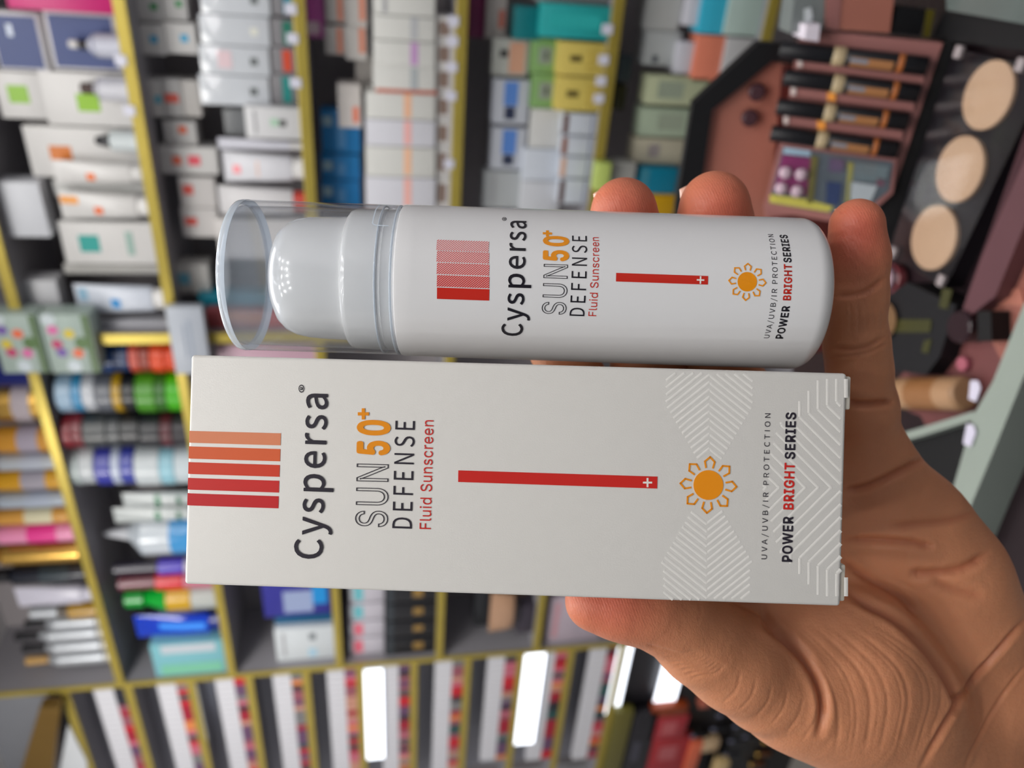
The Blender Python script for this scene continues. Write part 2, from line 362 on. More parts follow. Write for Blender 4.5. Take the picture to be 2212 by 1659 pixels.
bot_text('word_lettering', 'Fluid Sunscreen', 1293, 683, 513, 18, redb, F_SANS, bold=-.004, space=1.04)
x0, a0 = cyl_hit(1331, 586.5); x1, a1 = cyl_hit(1529, 613.5); _, am = cyl_hit(1331, 605)
mesh_obj('red_bar', wrap(flat_rect(x0, x1, a0+.0003, am+.0003)), redb, bot)
x_, a_ = cyl_hit(1513, 603.6); s2, w2 = .0008, .00016; a_ = (a0+am)/2+.0003
mesh_obj('plus_sign', wrap(join(flat_rect(x_-s2, x_+s2, a_-w2, a_+w2), flat_rect(x_-w2, x_+w2, a_-s2, a_+s2)), .0001), whi, bot)
xs, as_ = cyl_hit(1614, 608.5); k163 = 163/F_PX*mm
disc, rays = sun_parts(xs, as_, 21*k163, 25.5*k163, 40*k163, 7.2*k163)
mesh_obj('sun_disc', wrap(([(p[0], p[1], 0) for p in disc], [tuple(range(len(disc)))])), orab, bot)
for r_ in rays:
    v, f = box_strip(r_, 2.7*k163, 0); mesh_obj('sun_ray', wrap(([(p[0], p[1], abs(p[2])) for p in v], f)), orab, bot)
bot_text('small_lettering', 'UVA/UVB/IR PROTECTION', 1679, 731, 507, 12.5, inkb, F_HUM, space=1.1, bold=-.012)
for body, y0, y1, m in (('POWER', 732, 661, inkb), ('BRIGHT', 649, 571, redb), ('SERIES', 567.5, 508, inkb)):
    xm, _ = cyl_hit(1710, 609)
    _, a0 = cyl_hit(1705, y0); _, a1 = cyl_hit(1705, y1)
    V, Fc = fit_text(text_mesh(body, F_SANS, bold=.028, space=1.12), a0-a1, 17*k163)
    mesh_obj('bold_lettering', wrap(([(xm-v[1], a0-v[0], 0) for v in V], Fc)), m, bot)
# ================================================================ THE HAND
def hp(px, py, d): return np.array([(px-1106)/F_PX*d, (py-829.5)/F_PX*d, d])
H = .65
lo = np.array([4., -62., 164.]); hi = np.array([176., 128., 252.])
nx, ny, nz = [int(v) for v in np.ceil((hi-lo)/H)]
gx = (lo[0]+H*np.arange(nx)).astype(np.float32); gy = (lo[1]+H*np.arange(ny)).astype(np.float32); gz = (lo[2]+H*np.arange(nz)).astype(np.float32)
BIG = 40.0
def capsule(g, p, q, r1, r2, k):
    p = np.array(p, float); q = np.array(q, float); m = max(r1, r2)+k+6
    a_ = np.maximum(np.minimum(p, q)-m, lo); b2 = np.minimum(np.maximum(p, q)+m, hi)
    i0 = np.maximum(((a_-lo)/H).astype(int), 0); i1 = np.minimum(((b2-lo)/H).astype(int)+1, [nx, ny, nz])
    if (i1 <= i0).any(): return
    X = gx[i0[0]:i1[0], None, None]; Y = gy[None, i0[1]:i1[1], None]; Z = gz[None, None, i0[2]:i1[2]]
    d = q-p; L = float(d@d)+1e-9
    t = np.clip(((X-p[0])*d[0]+(Y-p[1])*d[1]+(Z-p[2])*d[2])/L, 0, 1)
    ds = np.sqrt((X-p[0]-t*d[0])**2+(Y-p[1]-t*d[1])**2+(Z-p[2]-t*d[2])**2)-(r1+(r2-r1)*t)
    sl = (slice(i0[0], i1[0]), slice(i0[1], i1[1]), slice(i0[2], i1[2])); c = g[sl]
    h = np.maximum(k-np.abs(c-ds), 0)/k; g[sl] = np.minimum(c, ds)-h*h*k*.25
def chain(g, pts, k):
    for (p, r1), (q, r2) in zip(pts[:-1], pts[1:]): capsule(g, p, q, r1, r2, k)
def new(): return np.full((nx, ny, nz), BIG, np.float32)
def smin(a_, b2, k): h = np.maximum(k-np.abs(a_-b2), 0)/k; return np.minimum(a_, b2)-h*h*k*.25
palm = new()
WR = (134, 98, 228)
mcp = dict(i=(37, 30, 214), m=(56, 24, 214), r=(76, 22, 214), l=(99, 23, 214))
chain(palm, [(mcp['i'], 10), ((118, 98, 228), 14)], 8)
chain(palm, [(mcp['m'], 10.5), ((126, 92, 229), 14)], 8)
chain(palm, [(mcp['r'], 10.5), ((132, 86, 229), 14)], 8)
chain(palm, [(mcp['l'], 11.5), ((112, 42, 218), 14), ((128, 68, 222), 16), ((142, 84, 228), 15)], 8)
chain(palm, [((112, 40, 216), 13), ((122, 56, 218), 14)], 8)
chain(palm, [((104, 30, 213), 10), ((124, 52, 215), 11), ((132, 66, 217), 10)], 7)
chain(palm, [((124, 106, 226), 16), ((142, 82, 228), 16.5)], 9)
chain(palm, [((128, 108, 228), 16.5), ((190, 150, 236), 19)], 9)
chain(palm, [((144, 84, 229), 16.5), ((206, 128, 236), 19)], 9)
chain(palm, [((37, 34, 214), 9), ((62, 66, 208), 9)], 8)
chain(palm, [((50, 40, 216), 10), ((80, 74, 214), 14)], 9)
th = new()
chain(th, [((19.4, 51.4, 182), 6.9), ((26, 52.2, 182.5), 7.9), ((33, 53.6, 184), 8.5), ((40, 57.5, 187), 9.1), ((47, 63.5, 191), 10.6), ((56, 70, 195), 11.8), ((65, 76.5, 199), 12.8)], 4)
ten = new()
chain(ten, [((65, 76.5, 200), 12.6), ((76, 80, 205), 16.5), ((90, 84, 210), 19.5), ((104, 90, 214), 18), ((118, 100, 220), 16)], 6)
chain(ten, [((78, 66, 208), 12.5), ((92, 72, 209), 16), ((104, 82, 212), 15)], 9)
hand = smin(palm, ten, 4.5); hand = smin(hand, th, 2.2)
fg = {}
little = [(hp(1851, 488, 186), 6.5), (hp(1853, 560, 188), 6.9), (hp(1849, 640, 191), 7.0), (hp(1850, 745, 197), 7.5), (hp(1856, 800, 200), 7.6), (hp(1864, 880, 205), 8.3), (mcp['l'], 10.5)]
ring_f = [((50.6, -44.3, 192), 8.7), ((51.5, -39.5, 195.5), 9.3), ((53, -28, 206.5), 8.6), ((57, -5, 211), 9.2), (mcp['r'], 10)]
mid_f = [((27.9, -43.2, 192), 8.2), ((28.6, -38, 195.5), 8.9), ((31, -28, 206), 8.4), ((37, -4, 211), 9.2), (mcp['m'], 10)]
ind_f = [((10, -22, 207.5), 7.2), ((13, -10, 209), 8), ((20, 4, 210), 8.6), (mcp['i'], 9.5)]
fs = None
for ch in (little, ring_f, mid_f, ind_f):
    g = new(); chain(g, ch, 3); fs = g if fs is None else smin(fs, g, 1.2)
hand = smin(hand, fs, 6)
# flesh yields to the two things it holds
X = gx[:, None, None]; Y = gy[None, :, None]; Z = gz[None, None, :]
held_inv = HELD.inverted()
def loc_field(M):
    A = np.array((M.inverted() @ HELD)); P = [A[i, 0]*X*mm+A[i, 1]*Y*mm+A[i, 2]*Z*mm+A[i, 3] for i in range(3)]; return [p/mm for p in P]
bx, by, bz = loc_field(BOXM)
qx = np.abs(bx)-68.1; qy = np.abs(by)-24.0; qz = np.abs(bz-19)-19
sd = np.sqrt(np.maximum(qx, 0)**2+np.maximum(qy, 0)**2+np.maximum(qz, 0)**2)+np.minimum(np.maximum(qx, np.maximum(qy, qz)), 0)
def smax(a_, b2, k): return -smin(-a_, -b2, k)
hand = smax(hand, -(sd-.12), .8)
bx, by, bz = loc_field(BOTM)
rr = np.sqrt(by**2+bz**2); dr = rr-17.5; dxx = np.abs(bx-blen/2)-blen/2
sd = np.maximum(dr, dxx)
hand = smax(hand, -(sd-.12), .8)
del sd, qx, qy, qz, bx, by, bz, rr, dr, dxx, X, Y, Z, palm, th, ten, fs, g
def surface_nets(G):
    s = G < 0; n0, n1, n2 = G.shape
    cnt = np.zeros((n0-1, n1-1, n2-1), np.int8)
    for i in (0, 1):
        for j in (0, 1):
            for k in (0, 1): cnt += s[i:n0-1+i, j:n1-1+j, k:n2-1+k]
    act = np.argwhere((cnt > 0) & (cnt < 8)); idx = -np.ones(cnt.shape, np.int64); idx[tuple(act.T)] = np.arange(len(act))
    acc = np.zeros((len(act), 3)); num = np.zeros(len(act))
    cor = [(i, j, k) for i in (0, 1) for j in (0, 1) for k in (0, 1)]
    for c1 in cor:
        for c2 in cor:
            if sum(abs(u-v) for u, v in zip(c1, c2)) != 1 or c1 > c2: continue
            g1 = G[act[:, 0]+c1[0], act[:, 1]+c1[1], act[:, 2]+c1[2]]; g2 = G[act[:, 0]+c2[0], act[:, 1]+c2[1], act[:, 2]+c2[2]]
            m = (g1 < 0) != (g2 < 0); t = np.where(m, g1/np.where(m, g1-g2, 1), 0)
            acc += m[:, None]*(np.array(c1)+t[:, None]*(np.array(c2)-np.array(c1))); num += m
    V = act+acc/num[:, None]; Q = []
    for ax in range(3):
        u, v = [(1, 2), (2, 0), (0, 1)][ax]
        sl1 = [slice(None)]*3; sl2 = [slice(None)]*3; sl1[ax] = slice(0, -1); sl2[ax] = slice(1, None)
        e = np.argwhere(s[tuple(sl1)] != s[tuple(sl2)])
        e = e[(e[:, u] > 0) & (e[:, v] > 0) & (e[:, u] < G.shape[u]-1) & (e[:, v] < G.shape[v]-1)]
        du = np.zeros(3, int); du[u] = 1; dv = np.zeros(3, int); dv[v] = 1
        q = np.stack([idx[tuple((e-du-dv).T)], idx[tuple((e-dv).T)], idx[tuple(e.T)], idx[tuple((e-du).T)]], 1)
        fl_ = s[tuple(e.T)]; q[~fl_] = q[~fl_][:, ::-1]; Q.append(q)
    return V, np.concatenate(Q)
HV, HF = surface_nets(hand); HV = lo+HV*H
ok = (HF >= 0).all(1); HF = HF[ok]
# vertex normals and a light relax
def vnormals(V, Fq):
    n = np.cross(V[Fq[:, 2]]-V[Fq[:, 0]], V[Fq[:, 3]]-V[Fq[:, 1]]); N = np.zeros_like(V)
    for k in range(4): np.add.at(N, Fq[:, k], n)
    return N/(np.linalg.norm(N, axis=1, keepdims=True)+1e-9)
def relax(V, Fq, it=2, lam=.5):
    for _ in range(it):
        A = np.zeros_like(V); c = np.zeros(len(V))
        for k in range(4):
            a_, b2 = Fq[:, k], Fq[:, (k+1) % 4]
            np.add.at(A, a_, V[b2]); np.add.at(c, a_, 1); np.add.at(A, b2, V[a_]); np.add.at(c, b2, 1)
        V = V+lam*(A/np.maximum(c, 1)[:, None]-V)
    return V
HV = relax(HV, HF, 3)
# one refinement so that creases are crisp
def refine(V, Fq):
    E = np.concatenate([np.sort(Fq[:, [k, (k+1) % 4]], 1) for k in range(4)]); ue, inv = np.unique(E, axis=0, return_inverse=True); inv = inv.reshape(-1)
    n = len(V); nf = len(Fq); EV = (V[ue[:, 0]]+V[ue[:, 1]])/2; FV = V[Fq].mean(1); ei = [n+inv[k*nf:(k+1)*nf] for k in range(4)]; fi = n+len(ue)+np.arange(nf)
    return np.concatenate([V, EV, FV]), np.concatenate([np.stack([Fq[:, k], ei[k], fi, ei[(k+3) % 4]], 1) for k in range(4)])
keep = HV[:, 2] < 215
HV, HF = refine(HV, HF); HV = relax(HV, HF, 2)
N = vnormals(HV, HF)
cen = (HV[HF[0, 0]]-HV.mean(0))
if (N*(HV-HV.mean(0))).sum() < 0: N = -N; HF = HF[:, ::-1]
PX = 1106+HV[:, 0]/HV[:, 2]*F_PX; PY = 829.5+HV[:, 1]/HV[:, 2]*F_PX
view = HV/np.linalg.norm(HV, axis=1, keepdims=True); front = np.clip(-(N*view).sum(1)*2.5+.2, 0, 1)
def poly_d(pts):
    d = np.full(len(PX), 1e9); tt = np.zeros(len(PX)); P = []
    pts = np.array(pts, float)           # smooth the polyline (Catmull-Rom)
    q = [pts[0]]
    e = np.vstack([2*pts[0]-pts[1], pts, 2*pts[-1]-pts[-2]])
    for i in range(1, len(e)-2):
        for t in (.25, .5, .75, 1.0):
            q.append(.5*((2*e[i])+(-e[i-1]+e[i+1])*t+(2*e[i-1]-5*e[i]+4*e[i+1]-e[i+2])*t*t+(-e[i-1]+3*e[i]-3*e[i+1]+e[i+2])*t**3))
    pts = np.array(q); n = len(pts)-1
    for i in range(n):
        a_, b2 = pts[i], pts[i+1]; v = b2-a_; L = v@v
        t = np.clip(((PX-a_[0])*v[0]+(PY-a_[1])*v[1])/L, 0, 1); dd = np.hypot(PX-a_[0]-t*v[0], PY-a_[1]-t*v[1])
        m = dd < d; d = np.where(m, dd, d); tt = np.where(m, (i+t)/n, tt)
    return d, np.clip(np.minimum(tt, 1-tt)*6, 0, 1)
creases = [  # pixel polyline, depth mm, half width px
 ([(1640, 1318), (1660, 1350), (1703, 1385), (1744, 1431), (1772, 1486), (1779, 1541), (1765, 1600)], 1.8, 9),
 ([(1822, 1272), (1870, 1302), (1932, 1335), (1987, 1385), (2037, 1450), (2065, 1504), (2069, 1550)], 1.7, 9),
 ([(2225, 1325), (2150, 1415), (2100, 1470), (2045, 1560), (1985, 1665)], 1.1, 6),
 ([(2230, 1420), (2160, 1510), (2110, 1600), (2080, 1665)], .35, 4),
 ([(1822, 868), (1870, 874), (1935, 868)], 1.1, 7),
 ([(1820, 1060), (1870, 1052), (1931, 1025), (2012, 981)], 1.1, 8),
 ([(1815, 1166), (1900, 1168), (1976, 1174), (2021, 1185)], .9, 8),
 ([(1919, 1139), (1985, 1132), (2051, 1123), (2115, 1104)], .7, 9),
 ([(1960, 1238), (2009, 1239), (2081, 1228), (2142, 1190)], 1.0, 10),
 ([(1815, 1208), (1870, 1245), (1946, 1290), (1985, 1340)], .8, 8),
 ([(1800, 640), (1865, 632), (1915, 598)], .55, 6),
 ([(1790, 752), (1860, 754), (1918, 724)], .5, 6), ([(1790, 772), (1870, 764), (1922, 738)], .35, 4),
 ([(1510, 1296), (1514, 1320), (1508, 1340)], .08, 4),
 ([(2010, 1250), (2060, 1275), (2130, 1290)], .6, 12),
]
disp = np.zeros(len(PX))
for pts, A, w in creases:
    d, f = poly_d(pts); disp += A*np.exp(-(d/w)**2)*f+.12*A*np.exp(-(d/(w*3))**2)*f-.22*A*np.exp(-((d-w*2.1)/(w*1.1))**2)*f
for k in range(11):                                     # fan of fine folds over the ball of the thumb
    o_ = 14+[0, 30, 44, 78, 96, 118, 150, 166, 200, 216, 240][k]
    pts = [(1672+o_*.85, 1345+o_*.02), (1720+o_*.95, 1395), (1765+o_, 1450), (1792+o_*.95, 1510), (1800+o_*.85, 1570), (1790+o_*.8, 1640)]
    d, f = poly_d(pts); disp += .75*np.array([.30, .12, .2, .36, .1, .24, .14, .32, .12, .2, .16])[k]*np.exp(-(d/[5, 3, 4, 6, 3, 5, 3, 5, 4, 3, 4][k])**2)*f
for k in range(9):                                      # knuckle wrinkles at the thumb joint
    o_ = k*13
    pts = [(1395+o_*.9, 1392+o_*.72), (1430+o_*.85, 1402+o_*.55), (1475+o_*.7, 1412+o_*.4), (1510+o_*.55, 1402+o_*.3)]
    d, f = poly_d(pts); disp += .22*np.exp(-(d/3.5)**2)*f
for k in range(6):
    o_ = k*34
    pts = [(1560+o_, 1520+o_*.5), (1590+o_, 1490+o_*.4), (1600+o_, 1450+o_*.4)]
    d, f = poly_d(pts); disp += .15*np.exp(-(d/3.5)**2)*f
for k in range(5):
    d, f = poly_d([(1835+k*17, 650), (1838+k*17, 690), (1836+k*17, 725)]); disp += .12*np.exp(-(d/3)**2)*f
HV = HV-N*(disp*front)[:, None]
# blood flush stays with the finger tips
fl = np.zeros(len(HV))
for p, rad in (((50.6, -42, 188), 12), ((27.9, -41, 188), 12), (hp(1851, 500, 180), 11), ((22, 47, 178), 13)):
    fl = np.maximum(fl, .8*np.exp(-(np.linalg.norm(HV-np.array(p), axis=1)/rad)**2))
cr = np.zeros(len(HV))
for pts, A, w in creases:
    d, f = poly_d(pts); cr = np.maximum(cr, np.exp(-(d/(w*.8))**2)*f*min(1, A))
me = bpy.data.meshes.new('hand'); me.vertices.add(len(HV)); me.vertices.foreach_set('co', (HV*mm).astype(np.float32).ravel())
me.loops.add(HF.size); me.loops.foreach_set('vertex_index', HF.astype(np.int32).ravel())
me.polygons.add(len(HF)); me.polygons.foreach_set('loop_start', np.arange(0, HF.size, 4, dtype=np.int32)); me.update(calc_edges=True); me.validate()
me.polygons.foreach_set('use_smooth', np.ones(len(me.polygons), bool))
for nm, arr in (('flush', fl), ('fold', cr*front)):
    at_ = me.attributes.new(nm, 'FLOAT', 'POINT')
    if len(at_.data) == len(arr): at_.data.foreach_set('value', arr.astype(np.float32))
skin = bpy.data.materials.new('skin'); skin.use_nodes = True; nt = skin.node_tree; b = nt.nodes['Principled BSDF']
def N_(t, **k):
    n = nt.nodes.new(t)
    for a_, v in k.items(): n.inputs[a_.replace('_', ' ')].default_value = v
    return n
tc = N_('ShaderNodeTexCoord'); n1 = N_('ShaderNodeTexNoise', Scale=90.0, Detail=4.0)
mx = N_('ShaderNodeMix'); mx.data_type = 'RGBA'; mx.inputs[6].default_value = lin((198, 132, 94)); mx.inputs[7].default_value = lin((210, 142, 104))
at1 = N_('ShaderNodeAttribute'); at1.attribute_name = 'flush'; m2 = N_('ShaderNodeMix'); m2.data_type = 'RGBA'; m2.inputs[7].default_value = lin((208, 96, 80))
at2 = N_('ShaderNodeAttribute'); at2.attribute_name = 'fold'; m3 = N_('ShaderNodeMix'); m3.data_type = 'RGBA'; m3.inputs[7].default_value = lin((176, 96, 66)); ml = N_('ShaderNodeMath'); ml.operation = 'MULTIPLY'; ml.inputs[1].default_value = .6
L = nt.links.new
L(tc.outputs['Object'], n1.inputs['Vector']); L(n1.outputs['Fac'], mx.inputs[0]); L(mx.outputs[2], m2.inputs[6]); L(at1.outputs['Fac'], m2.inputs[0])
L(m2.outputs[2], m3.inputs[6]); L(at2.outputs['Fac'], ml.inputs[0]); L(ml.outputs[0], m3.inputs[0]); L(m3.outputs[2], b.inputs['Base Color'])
b.inputs['Roughness'].default_value = .46; b.inputs['Specular IOR Level'].default_value = .4
b.inputs['Subsurface Weight'].default_value = .2; b.inputs['Subsurface Radius'].default_value = (1.0, .35, .15); b.inputs['Subsurface Scale'].default_value = .003
vo = N_('ShaderNodeTexVoronoi', Scale=1300.0); vo.feature = 'DISTANCE_TO_EDGE'; mp = N_('ShaderNodeMapping'); mp.inputs['Scale'].default_value = (1, .55, 1); mp.inputs['Rotation'].default_value = (0, 0, .7)
n2 = N_('ShaderNodeTexNoise', Scale=420.0, Detail=6.0); ad = N_('ShaderNodeMath'); ad.operation = 'ADD'
cl = N_('ShaderNodeMath'); cl.operation = 'MINIMUM'; cl.inputs[1].default_value = .12
wv = N_('ShaderNodeTexWave', Scale=520.0, Distortion=2.2, Detail=1.0); wv.inputs['Detail Scale'].default_value = .25; wm = N_('ShaderNodeMath'); wm.operation = 'MULTIPLY'; w3 = N_('ShaderNodeMath'); w3.operation = 'MULTIPLY'; w3.inputs[1].default_value = .16
mp2 = N_('ShaderNodeMapping'); mp2.inputs['Rotation'].default_value = (0, 0, .35)
ad2 = N_('ShaderNodeMath'); ad2.operation = 'ADD'
bp = N_('ShaderNodeBump', Strength=.42, Distance=.0006)
L(tc.outputs['Object'], mp.inputs[0]); L(mp.outputs[0], vo.inputs['Vector']); L(vo.outputs['Distance'], cl.inputs[0]); L(tc.outputs['Object'], n2.inputs['Vector'])
L(cl.outputs[0], ad.inputs[0]); L(n2.outputs['Fac'], ad.inputs[1]); L(tc.outputs['Object'], mp2.inputs[0]); L(mp2.outputs[0], wv.inputs['Vector'])
L(wv.outputs['Fac'], wm.inputs[0]); L(at1.outputs['Fac'], wm.inputs[1]); L(wm.outputs[0], w3.inputs[0]); L(ad.outputs[0], ad2.inputs[0]); L(w3.outputs[0], ad2.inputs[1]); L(ad2.outputs[0], bp.inputs['Height']); L(bp.outputs[0], b.inputs['Normal'])
me.materials.append(skin)
hand_o = bpy.data.objects.new('hand', me); COL.objects.link(hand_o); hand_o.matrix_world = HELD
tag(hand_o, 'bare left hand, palm forward, gripping the white carton and bottle with thumb below', 'hand')
nailm = mat((226, 178, 158), rough=.25, name='fingernail', var=.03, coat=.3)
def nail(c, u, v, lu, lv, bend, th_=.35):
    c = np.array(c, float); u = np.array(u, float)/np.linalg.norm(u); v = np.array(v, float); v -= u*(u@v); v /= np.linalg.norm(v); w = np.cross(u, v)
    V = []; nn = 9
    for s_ in (0, 1):
        for i in range(nn):
            for j in range(nn):
                a_ = (i/(nn-1)-.5)*2; b2 = (j/(nn-1)-.5)*2; q = 1-.25*max(0, a_)**4*abs(b2)**2
                p = c+u*a_*lu*q+v*b2*lv-w*(bend*b2*b2+.12*bend*a_*a_)-w*s_*th_; V.append(tuple(p*mm))
    f = []
    for i in range(nn-1):
        for j in range(nn-1):
            k = i*nn+j; f.append((k, k+1, k+nn+1, k+nn)); k += nn*nn; f.append((k, k+nn, k+nn+1, k+1))
    bd = [i*nn for i in range(nn)]+[(nn-1)*nn+j for j in range(1, nn)]+[i*nn+nn-1 for i in range(nn-2, -1, -1)]+[j for j in range(nn-2, 0, -1)]
    for a_, b2 in zip(bd, bd[1:]+bd[:1]): f.append((a_, b2, b2+nn*nn, a_+nn*nn))
    return V, f
# thumb nail faces picture-down; finger nails face away from the picture
for c, u, v, lu, lv, bend in (((25.5, 59.9, 184.0), (-1, -.2, -.1), (0, -.1, 1), 6.0, 5.0, 2.2), ((27.4, -46.6, 199.0), (-.15, -1, -.12), (-1, .1, 0), 5.0, 5.6, 2.4),
                        ((50.3, -47.6, 199.2), (-.1, -1, -.12), (-1, .1, 0), 5.0, 6.0, 2.6), (hp(1849, 478, 192.2), (-.05, -1, -.1), (-1, 0, 0), 4.6, 4.4, 2.0)):
    mesh_obj('fingernail', nail(c, u, v, lu, lv, bend), nailm, hand_o, smooth=True)
# ================================================================ THE SHOP: wall frame (x along the wall to the right, y into it, z up)
ROT = Matrix.Identity(4)
WALLM = Matrix.Translation(Vector((at(650, 200, 1.45).x, at(650, 200, 1.45).y, 0))) @ ROT
WI = WALLM.inverted(); WC = WI @ CAM
def wp(px, py, t=0.0):                    # pixel ray met with the vertical plane t behind the shelf fronts -> (s, z)
    d = WI.to_3x3() @ ray(px, py); k = (t-WC.y)/d.y; return WC.x+d.x*k, WC.z+d.z*k
def wall_obj(name, vf, m, parent=None, smooth=False): 
    o = mesh_obj(name, vf, m, None, None, smooth); o.matrix_world = WALLM; return o
gold = mat((186, 166, 76), rough=.3, metal=.5, name='brushed_gold_edge', var=.12, scale=14)
grey = mat((150, 148, 154), rough=.55, name='grey_laminate', var=.04, scale=8)
greyd = mat((150, 144, 146), rough=.6, name='grey_back_panel', var=.05, scale=6)
edge_x0 = [-172, 240, 630, 985, 1325, 1662, 2010]
def edge_px(k, y): return 870-(870-edge_x0[k])*(3600-y)/3600
SZ = [wp(edge_px(k, 300)+2, 300)[1] for k in range(7)]          # shelf top heights
DEPTH = .24
s_div1 = wp(353, 727)[0]; s_div2 = wp(719, 1442)[0]; s_right = wp(650, -420)[0]
shelf_mid = []
ordn = ['topmost', 'second', 'third', 'fourth', 'fifth', 'sixth', 'lowest']
struct_shelves = [(s_div1, s_right, 'right', .006), (s_div2, s_div1, 'middle', .006)]
for sa, sb, side, g in struct_shelves:
    for k in range(7):
        r = empty('wall_shelf', WALLM @ Matrix.Translation((sa, 0, SZ[k])))
        tag(r, f'{ordn[k]} grey shelf board with gold front edge in the {side} bay', 'shelf', f'{side} bay shelves')
        mesh_obj('shelf_board', box(.0085, sb-sa-.0085, .004, DEPTH, -.016, 0), grey, r)
        mesh_obj('front_edge', box(.0085, sb-sa-.0085, -.003, .004, -.021, .001, .001), gold, r)
for s, lab in ((s_div1, 'upright gold edged panel between the right and middle shelf bays'), (s_div2, 'upright gold edged panel between the cosmetics shelves and lipstick rows')):
    r = empty('shelf_upright', WALLM @ Matrix.Translation((s, 0, .25))); tag(r, lab, 'shelf panel')
    mesh_obj('side_panel', box(-.008, .008, .004, DEPTH, 0, 2.6), grey, r)
    mesh_obj('front_edge', box(-.008 if s == s_div2 else -.016, .008, -.004, .004, 0, 2.6, .001), gold, r)
structure(wall_obj('wall_back', box(-2.6, s_right+.9, DEPTH, DEPTH+.05, 0, 2.6), greyd))
yb_ = WALLM.translation.y+DEPTH+.05; xl_, xr_ = WALLM.translation.x-2.6, WALLM.translation.x+s_right+.9
structure(mesh_obj('floor', box(xl_, xr_, -2.8, yb_, -.05, 0), mat((150, 146, 140), rough=.3, name='floor_tile', var=.08, scale=3)))
structure(mesh_obj('ceiling', box(xl_, xr_, -2.8, yb_, 2.6, 2.65), mat((225, 225, 225), rough=.8, name='ceiling_paint', var=.02, scale=3)))
structure(mesh_obj('wall_left', box(xl_-.05, xl_, -2.8, yb_, 0, 2.6), mat((200, 200, 205), rough=.8, name='wall_paint', var=.02, scale=3)))
structure(mesh_obj('wall_right', box(xr_, xr_+.05, -2.8, yb_, 0, 2.6), mat((200, 200, 205), rough=.8, name='wall_paint', var=.02, scale=3)))
ledm = mat((255, 252, 245), emit=14.0, var=0, name='led_chip'); whm = mat((235, 235, 235), rough=.4, name='white_lamp_housing')
for i, q in enumerate(DOWN):
    r = mesh_obj('downlight', join(lathe([(.05, -.022), (.056, -.02), (.056, 0), (.04, 0)], 28)), whm, None, smooth=40); r.location = (q.x, q.y, 2.6)
    tag(r, f'round white recessed downlight, {["first", "second", "third", "fourth", "fifth"][i % 5]} in the {["rear", "middle", "front"][i//5]} ceiling row', 'downlight', 'recessed downlights')
for i, (x, y) in enumerate(((-.75, .35), (-.2, .35), (.35, .35), (-.75, -.45), (.45, -.45))):
    r = empty('ceiling_light', Matrix.Translation((x, y, 2.6))); tag(r, f'white ceiling strip of small square led lamps, {["far left", "far middle", "far right", "near left", "near right"][i]}', 'ceiling light', 'led ceiling strips')
    mesh_obj('housing', box(-.03, .03, -.3, .3, -.03, 0, .004), whm, r)
    for k in range(6): mesh_obj('led_lamp', box(-.02, .02, -.27+k*.095, -.225+k*.095, -.034, -.0295), ledm, r)
# ---------------------------------------------------------------- product builders
W_ = (214, 212, 210); WB = (206, 210, 216); BK = (26, 26, 32); RED = (190, 40, 44)
cm_ = {}
def pm(c, rough=.42, metal=0.0): return mat(c, rough=rough, metal=metal, var=.03, scale=25)
def place(name, y0, y1, x0, x1=None, k=None, t=.02, d=.045):
    ym = (y0+y1)/2; xm = (x0+(x1 if x1 else edge_px(k, ym)))/2
    sR = wp(xm, y0, t)[0]; sL = wp(xm, y1, t)[0]; zt = wp(x0, ym, t)[1]; zb = SZ[k]+.0005 if x1 is None else wp(x1, ym, t)[1]
    mid_ = (sL+sR)/2
    if t >= 0:                                             # keep clear of the upright panels
        for sd_, wl in ((s_div1, .0165), (s_div2, .0085)):
            if mid_ > sd_: sL = max(sL, sd_+.0088) if sR > sd_+.012 else sL
            else: sR = min(sR, sd_-wl)
    w, h = sR-sL, zt-zb
    return (sL+sR)/2, zb, w, h
def root(name, s, t, z, label, cat, group): 
    r = empty(name, WALLM @ Matrix.Translation((s, t, z))); tag(r, label, cat, group); return r
def decal_boxes(decs, y0, y1, x0, xb, w, h):           # fractions of the face from pixel rectangles
    for (dx0, dy0, dx1, dy1, c) in decs:
        u0 = .5-(dy1-y0)/(y1-y0); u1 = .5-(dy0-y0)/(y1-y0); v1 = 1-(dx0-x0)/(xb-x0); v0 = 1-(dx1-x0)/(xb-x0)
        yield max(-.5, u0)*w, min(.5, u1)*w, max(0, v0)*h, min(1, v1)*h, c
def carton(label, y0, y1, x0, x1, k=None, col=W_, decs=(), t=.02, d=.05, name='cosmetics_carton', cat='box', group=None, yaw=0, side=None):
    xb = x1 if x1 else edge_px(k, (y0+y1)/2)
    s, z, w, h = place(name, y0, y1, x0, x1, k, t); d = min(d, DEPTH-t-.004)
    r = root(name, s, t, z, label, cat, group)
    mesh_obj('carton_body', box(-w/2, w/2, 0, d, 0, h, min(.0012, w/8)), pm(col), r, smooth=30)
    for i_, (a_, b2, c1, c2, c) in enumerate(decal_boxes(decs, y0, y1, x0, xb, w, h)):
        mesh_obj('printed_panel', box(a_, b2, -.0006-.0004*i_, .0002, c1, c2), pm(c), r)
    if side: mesh_obj('printed_side', box(-w/2-.0005, -w/2+.0001, d*.2, d*.8, h*.25, h*.75), pm(side), r)
    return r
